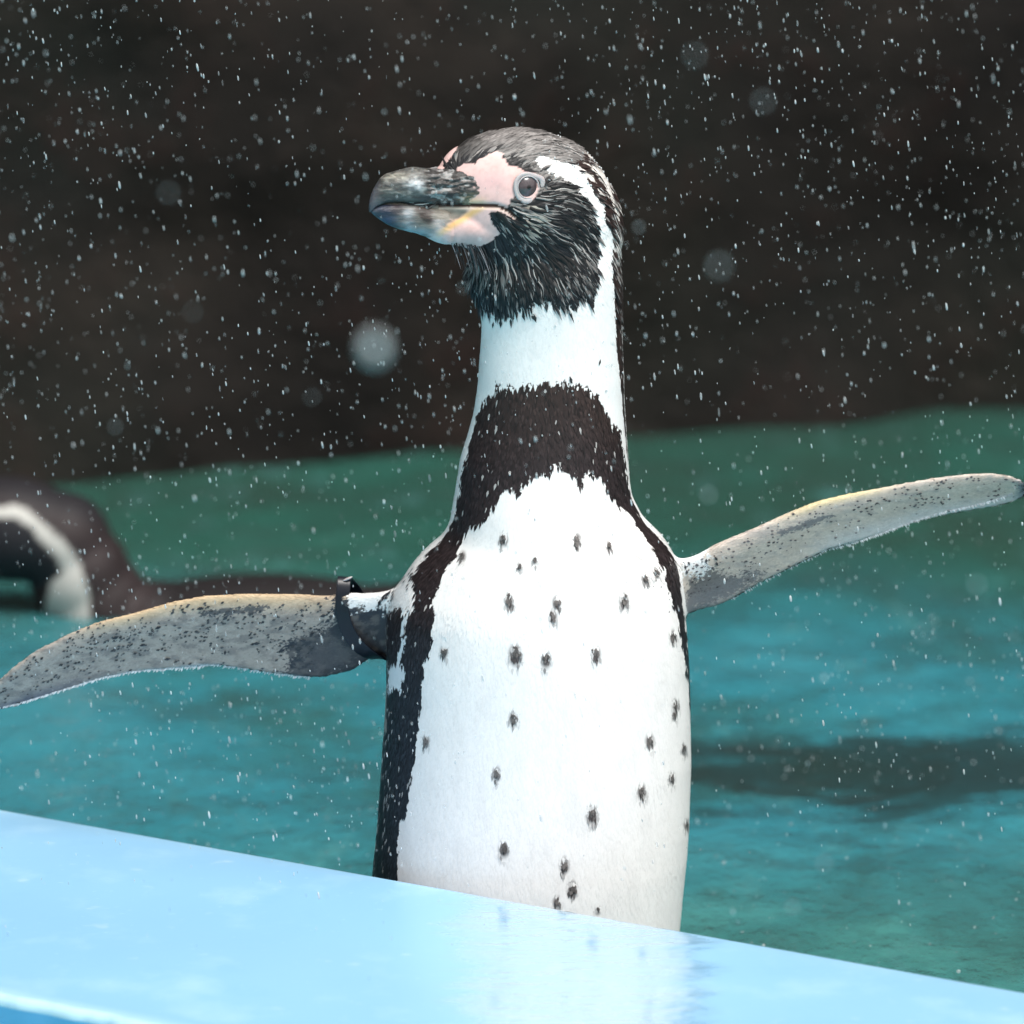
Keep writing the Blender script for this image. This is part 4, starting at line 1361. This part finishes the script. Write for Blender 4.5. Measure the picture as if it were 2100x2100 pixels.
# ------------------------------------------------------------------ feet (webbed, on the submerged step)
def foot_material():
    t = NT('penguin_foot_skin')
    v = t.coord()
    t.link(t.ramp(t.noise(v, 160, 4), [(0.35, (0.02, 0.02, 0.022)), (0.7, (0.16, 0.11, 0.11))]), t.b.inputs['Base Color'])
    t.set(Roughness=0.5)
    return t.m
MFo = foot_material()
for sx in (-1, 1):
    parts = []
    base = np.array([FEET[0] + sx * 0.030, 0.005, Z_STEP + 0.012])
    parts.append(ellipsoid(base + np.array([0, 0, 0.012]), (np.array([1, 0, 0]), np.array([0, 1, 0]), UH), (0.014, 0.016, 0.026)))
    for a in (-0.38, 0.0, 0.38):
        d = np.array([math.sin(a + 0.12 * sx), -math.cos(a), 0])
        s = np.cross(d, UH)
        parts.append(ellipsoid(base + d * 0.024 - UH * 0.005, (s, d, UH), (0.0065, 0.030, 0.006)))
    parts.append(ellipsoid(base + np.array([0, -0.022, -0.008]), (np.array([1, 0, 0]), np.array([0, 1, 0]), UH), (0.020, 0.024, 0.003)))
    fco, fq, ft = union_remesh(parts, 0.0014, 3)
    mesh_np('foot', fco, [fq] + ([ft] if len(ft) else []), MFo, peng)

# ------------------------------------------------------------------ SECOND PENGUIN, swimming behind
Y2 = 0.86
def el2(cx, cy, rx_, ry_, dY=0.0, rd=None, rot=0.0):
    c = onY(cx, cy, Y2 + dY)[0]
    s = KPX * (DIST + Y2) / DIST
    ca, sa = math.cos(rot), math.sin(rot)
    ax = np.array([ca, 0, sa]); az = np.array([-sa, 0, ca])
    return ellipsoid(c, (ax, np.array([0, 1, 0]), az), (rx_ * s, (rd or min(rx_, ry_)) * s, ry_ * s), 40, 60)
parts = [el2(20, 1085, 165, 108, rot=-0.10), el2(-105, 1115, 70, 45), el2(120, 1110, 110, 105), el2(165, 1180, 105, 110), el2(205, 1250, 105, 120),
         el2(330, 1290, 150, 100, rd=120), el2(540, 1280, 330, 103, rd=150), el2(800, 1285, 170, 88, rd=100)]
c2o, q2, t2 = union_remesh(parts, 0.0022, 30)
x, y = toPx(c2o)
n2 = vnormals(c2o, q2)
A2 = np.tile(np.array([0.028, 0.020, 0.021]), (len(x), 1)) * (0.6 + 0.8 * fbm(x / 40, y / 60, 0, 66, 3)[:, None])
A2 = mixc(A2, sstep(1090, 1030, y + 0.25 * (150 - x)) * 0.95, (0.014, 0.013, 0.016))
A2 = mixc(A2, sstep(280, 350, x), (0.013, 0.011, 0.012))
RZ = lambda *p: [(.1812 * a, 950 + .1812 * b) for a, b in p]
A2 = mixc(A2, inside(x, y, RZ((-900, 600), (0, 620), (230, 620), (350, 740), (450, 850), (560, 980), (640, 1090), (700, 1200), (640, 1290), (600, 1420), (-900, 1500))), (0.016, 0.016, 0.020))
A2 = mixc(A2, inside(x, y, RZ((-600, 560), (0, 490), (180, 470), (310, 525), (450, 640), (600, 780), (750, 900), (870, 1070), (950, 1260), (1010, 1500), (1050, 2300), (400, 2300), (560, 1380),
                             (700, 1230), (660, 1100), (560, 970), (450, 850), (340, 730), (220, 640), (0, 600), (-600, 700))), (0.50, 0.49, 0.46))
loc2 = onY(300, 1290, Y2)[0]
p2 = empty('penguin', (loc2[0], loc2[1], Z_WATER))
tag(p2, 'brown backed penguin swimming low in the water at the left edge, out of focus', 'penguin')
mesh_np('body', c2o, [q2] + ([t2] if len(t2) else []), MP, p2, np.clip(A2, 0, 0.8))
s2_ = KPX * (DIST + Y2) / DIST
ub = []
V, F = ellipsoid(onY(-195, 1120, Y2)[0], (np.array([1, 0, 0.0]), np.array([0, 1, 0]), UH), (75 * s2_, 24 * s2_, 24 * s2_))
def plain(name, c, r):
    t = NT(name); t.set(Base_Color=(*c, 1), Roughness=r)
    v = t.coord(); t.link(t.bump(t.noise(v, 300, 3), 0.3, 0.0005), t.b.inputs['Normal'])
    return t.m
mesh_np('beak', V, F, plain('dull_beak_horn', (0.05, 0.05, 0.05), 0.4), p2)
ei = onY(-20, 1075, Y2 - 0.03)[0]
V, F = ellipsoid(ei, (np.array([1, 0, 0.0]), np.array([0, 1, 0]), UH), (14 * s2_, 8 * s2_, 14 * s2_))
mesh_np('eye', V, F, plain('swimmer_eye', (0.02, 0.015, 0.015), 0.1), p2)

# ------------------------------------------------------------------ rain
def rain_material():
    t = NT('raindrop_water')
    t.n.remove(t.b)
    d = t.new('BsdfDiffuse'); d.inputs['Color'].default_value = (0.80, 0.84, 0.86, 1)
    tr = t.new('BsdfTranslucent'); tr.inputs['Color'].default_value = (0.80, 0.84, 0.86, 1)
    g = t.new('BsdfGlossy'); g.inputs['Roughness'].default_value = 0.2
    tp = t.new('BsdfTransparent')
    m1 = t.new('MixShader'); m1.inputs[0].default_value = 0.5
    t.link(d.outputs[0], m1.inputs[1]); t.link(tr.outputs[0], m1.inputs[2])
    m2 = t.new('MixShader'); m2.inputs[0].default_value = 0.12
    t.link(m1.outputs[0], m2.inputs[1]); t.link(g.outputs[0], m2.inputs[2])
    at = t.new('Attribute', attribute_name='Col')
    m3 = t.new('MixShader')
    t.link(at.outputs['Fac'], m3.inputs[0]); t.link(tp.outputs[0], m3.inputs[1]); t.link(m2.outputs[0], m3.inputs[2])
    t.link(m3.outputs[0], t.out.inputs['Surface'])
    return t.m
def drops(name, C, rad, stretch, op, ax=(0.14, 0.0, -1.0), mat=None):
    n = len(C)
    ax = np.tile(np.array(ax, float), (n, 1)) + RNG.normal(0, 0.05, (n, 3))
    ax /= np.linalg.norm(ax, axis=1, keepdims=True)
    s = np.cross(ax, np.array([[0, 1.0, 0]])); s /= np.linalg.norm(s, axis=1, keepdims=True)
    b = np.cross(ax, s)
    rows_ = [(-1.0, 0.0), (-0.6, 0.8), (0.15, 1.0), (0.72, 0.7), (1.0, 0.0)]
    nvq = 6
    V = []
    for (h, r) in rows_:
        if r == 0:
            V.append(C + ax * (rad * stretch * h)[:, None])
        else:
            for q in range(nvq):
                a = 2 * math.pi * q / nvq
                V.append(C + ax * (rad * stretch * h)[:, None] + (s * math.cos(a) + b * math.sin(a)) * (rad * r)[:, None])
    V = np.stack(V, 1)
    m = V.shape[1]
    F3, F4 = [], []
    for q in range(nvq):
        k = (q + 1) % nvq
        F3 += [(0, 1 + k, 1 + q), (m - 1, 1 + 2 * nvq + q, 1 + 2 * nvq + k)]
        for L_ in range(2):
            F4.append((1 + L_ * nvq + q, 1 + L_ * nvq + k, 1 + (L_ + 1) * nvq + k, 1 + (L_ + 1) * nvq + q))
    o = np.arange(n)[:, None, None] * m
    f3 = (o + np.array(F3)[None]).reshape(-1, 3); f4 = (o + np.array(F4)[None]).reshape(-1, 4)
    colr = np.repeat(op, m)[:, None] * np.ones((1, 3))
    ob = mesh_np(name, V.reshape(-1, 3), [f3, f4], mat, None, colr)
    return ob
MRain = rain_material()
nr = 31000
X = RNG.uniform(-0.52, 0.52, nr)
Yr = np.clip(RNG.normal(0.04, 0.17, nr), -0.6, 0.7)
Zr = RNG.uniform(Z_WATER + 0.02, 0.42, nr)
cl_ = fbm(X * 9, Zr * 9, Yr * 5, 201, 3)
kp = RNG.random(nr) < np.clip((cl_ - 0.30) * 3.2, 0.15, 1)
X, Yr, Zr = X[kp], Yr[kp], Zr[kp]; nr = len(X)
C = np.stack([X, Yr, Zr], -1)
rad = KPX * np.clip(RNG.lognormal(-0.08, 0.38, nr), 0.45, 2.5)
stc = RNG.uniform(1.8, 4.2, nr)
op = RNG.uniform(0.15, 1.0, nr) ** 1.25
# keep clear of the penguin's own volume and the ledge top
keepm = (Zr > Z_LEDGE + 0.01) | (Yr > 0.15)
C, rad, stc, op = C[keepm], rad[keepm], stc[keepm], op[keepm]
# a few drops much nearer the lens than the bird
near_px = [(768, 713, 3.3, 13.5), (1565, 208, 3.7, 4.2), (1475, 545, 3.6, 5.5), (1310, 465, 4.2, 3.4), (345, 395, 3.8, 3.4), (1425, 113, 3.7, 4.0), (1453, 1015, 4.0, 4.2),
           (2003, 1198, 3.9, 4.2), (1895, 1298, 3.8, 3.8), (1690, 1770, 4.0, 4.0), (236, 875, 4.1, 3.0), (1625, 1860, 4.1, 4.0), (640, 815, 4.0, 2.6), (395, 640, 3.9, 2.4),
           (950, 590, 4.2, 2.6), (1690, 1390, 4.4, 3.6)]
Cn, rn = [], []
for (x, y, d, r) in near_px:
    q = ray(x, y)[0]; q /= np.linalg.norm(q)
    Cn.append(CAM + q * d); rn.append(r * KPX)
C = np.concatenate([C, np.array(Cn)]); rad = np.concatenate([rad, np.array(rn)])
stc = np.concatenate([stc, np.full(len(rn), 1.25)]); op = np.concatenate([op, np.array([1.0] + [0.55] * (len(rn) - 1))])
rn_o = drops('rain', C, rad, stc, op, mat=MRain)
tag(rn_o, 'fine bright raindrops falling through the air around the penguin', 'rain', kind='stuff')
# splashes thrown up from the water
ns = 1500
sx_ = RNG.uniform(-0.35, 0.75, ns); wx_ = RNG.uniform(0.02, 0.9, ns)
Cs = E0[None, :] + U_[None, :] * sx_[:, None] - Nn[None, :] * wx_[:, None]
Cs[:, 2] = Z_WATER + RNG.uniform(0.006, 0.02, ns)
Cs = Cs[(np.hypot(Cs[:, 0] - 0.01, Cs[:, 1]) > 0.11)]
so = drops('splashes', Cs, KPX * np.clip(RNG.lognormal(0.3, 0.6, len(Cs)), 0.6, 6.5), np.full(len(Cs), 0.9), RNG.uniform(0.10, 0.6, len(Cs)), mat=MRain)
tag(so, 'small droplets bouncing off the rain-pocked pool water', 'water drops', kind='stuff')
# beads of water caught on crown, nape and shoulders
Pb, Nb = sample((fk == 1) & (fpy < 380) & (fpx > 1120), 110)
Pb2, Nb2 = sample((fk == 0) & (fpy > 640) & (fpy < 1250), 60)
Pb, Nb = np.concatenate([Pb, Pb2]), np.concatenate([Nb, Nb2])
Vb = drops('water_beads', Pb + Nb * 0.0006, KPX * RNG.uniform(0.9, 2.2, len(Pb)), np.full(len(Pb), 1.3), RNG.uniform(0.5, 1, len(Pb)), mat=MRain)
Vb.parent = peng
Vb.location = -Vector(peng.location)
Vb['kind'] = 'stuff'
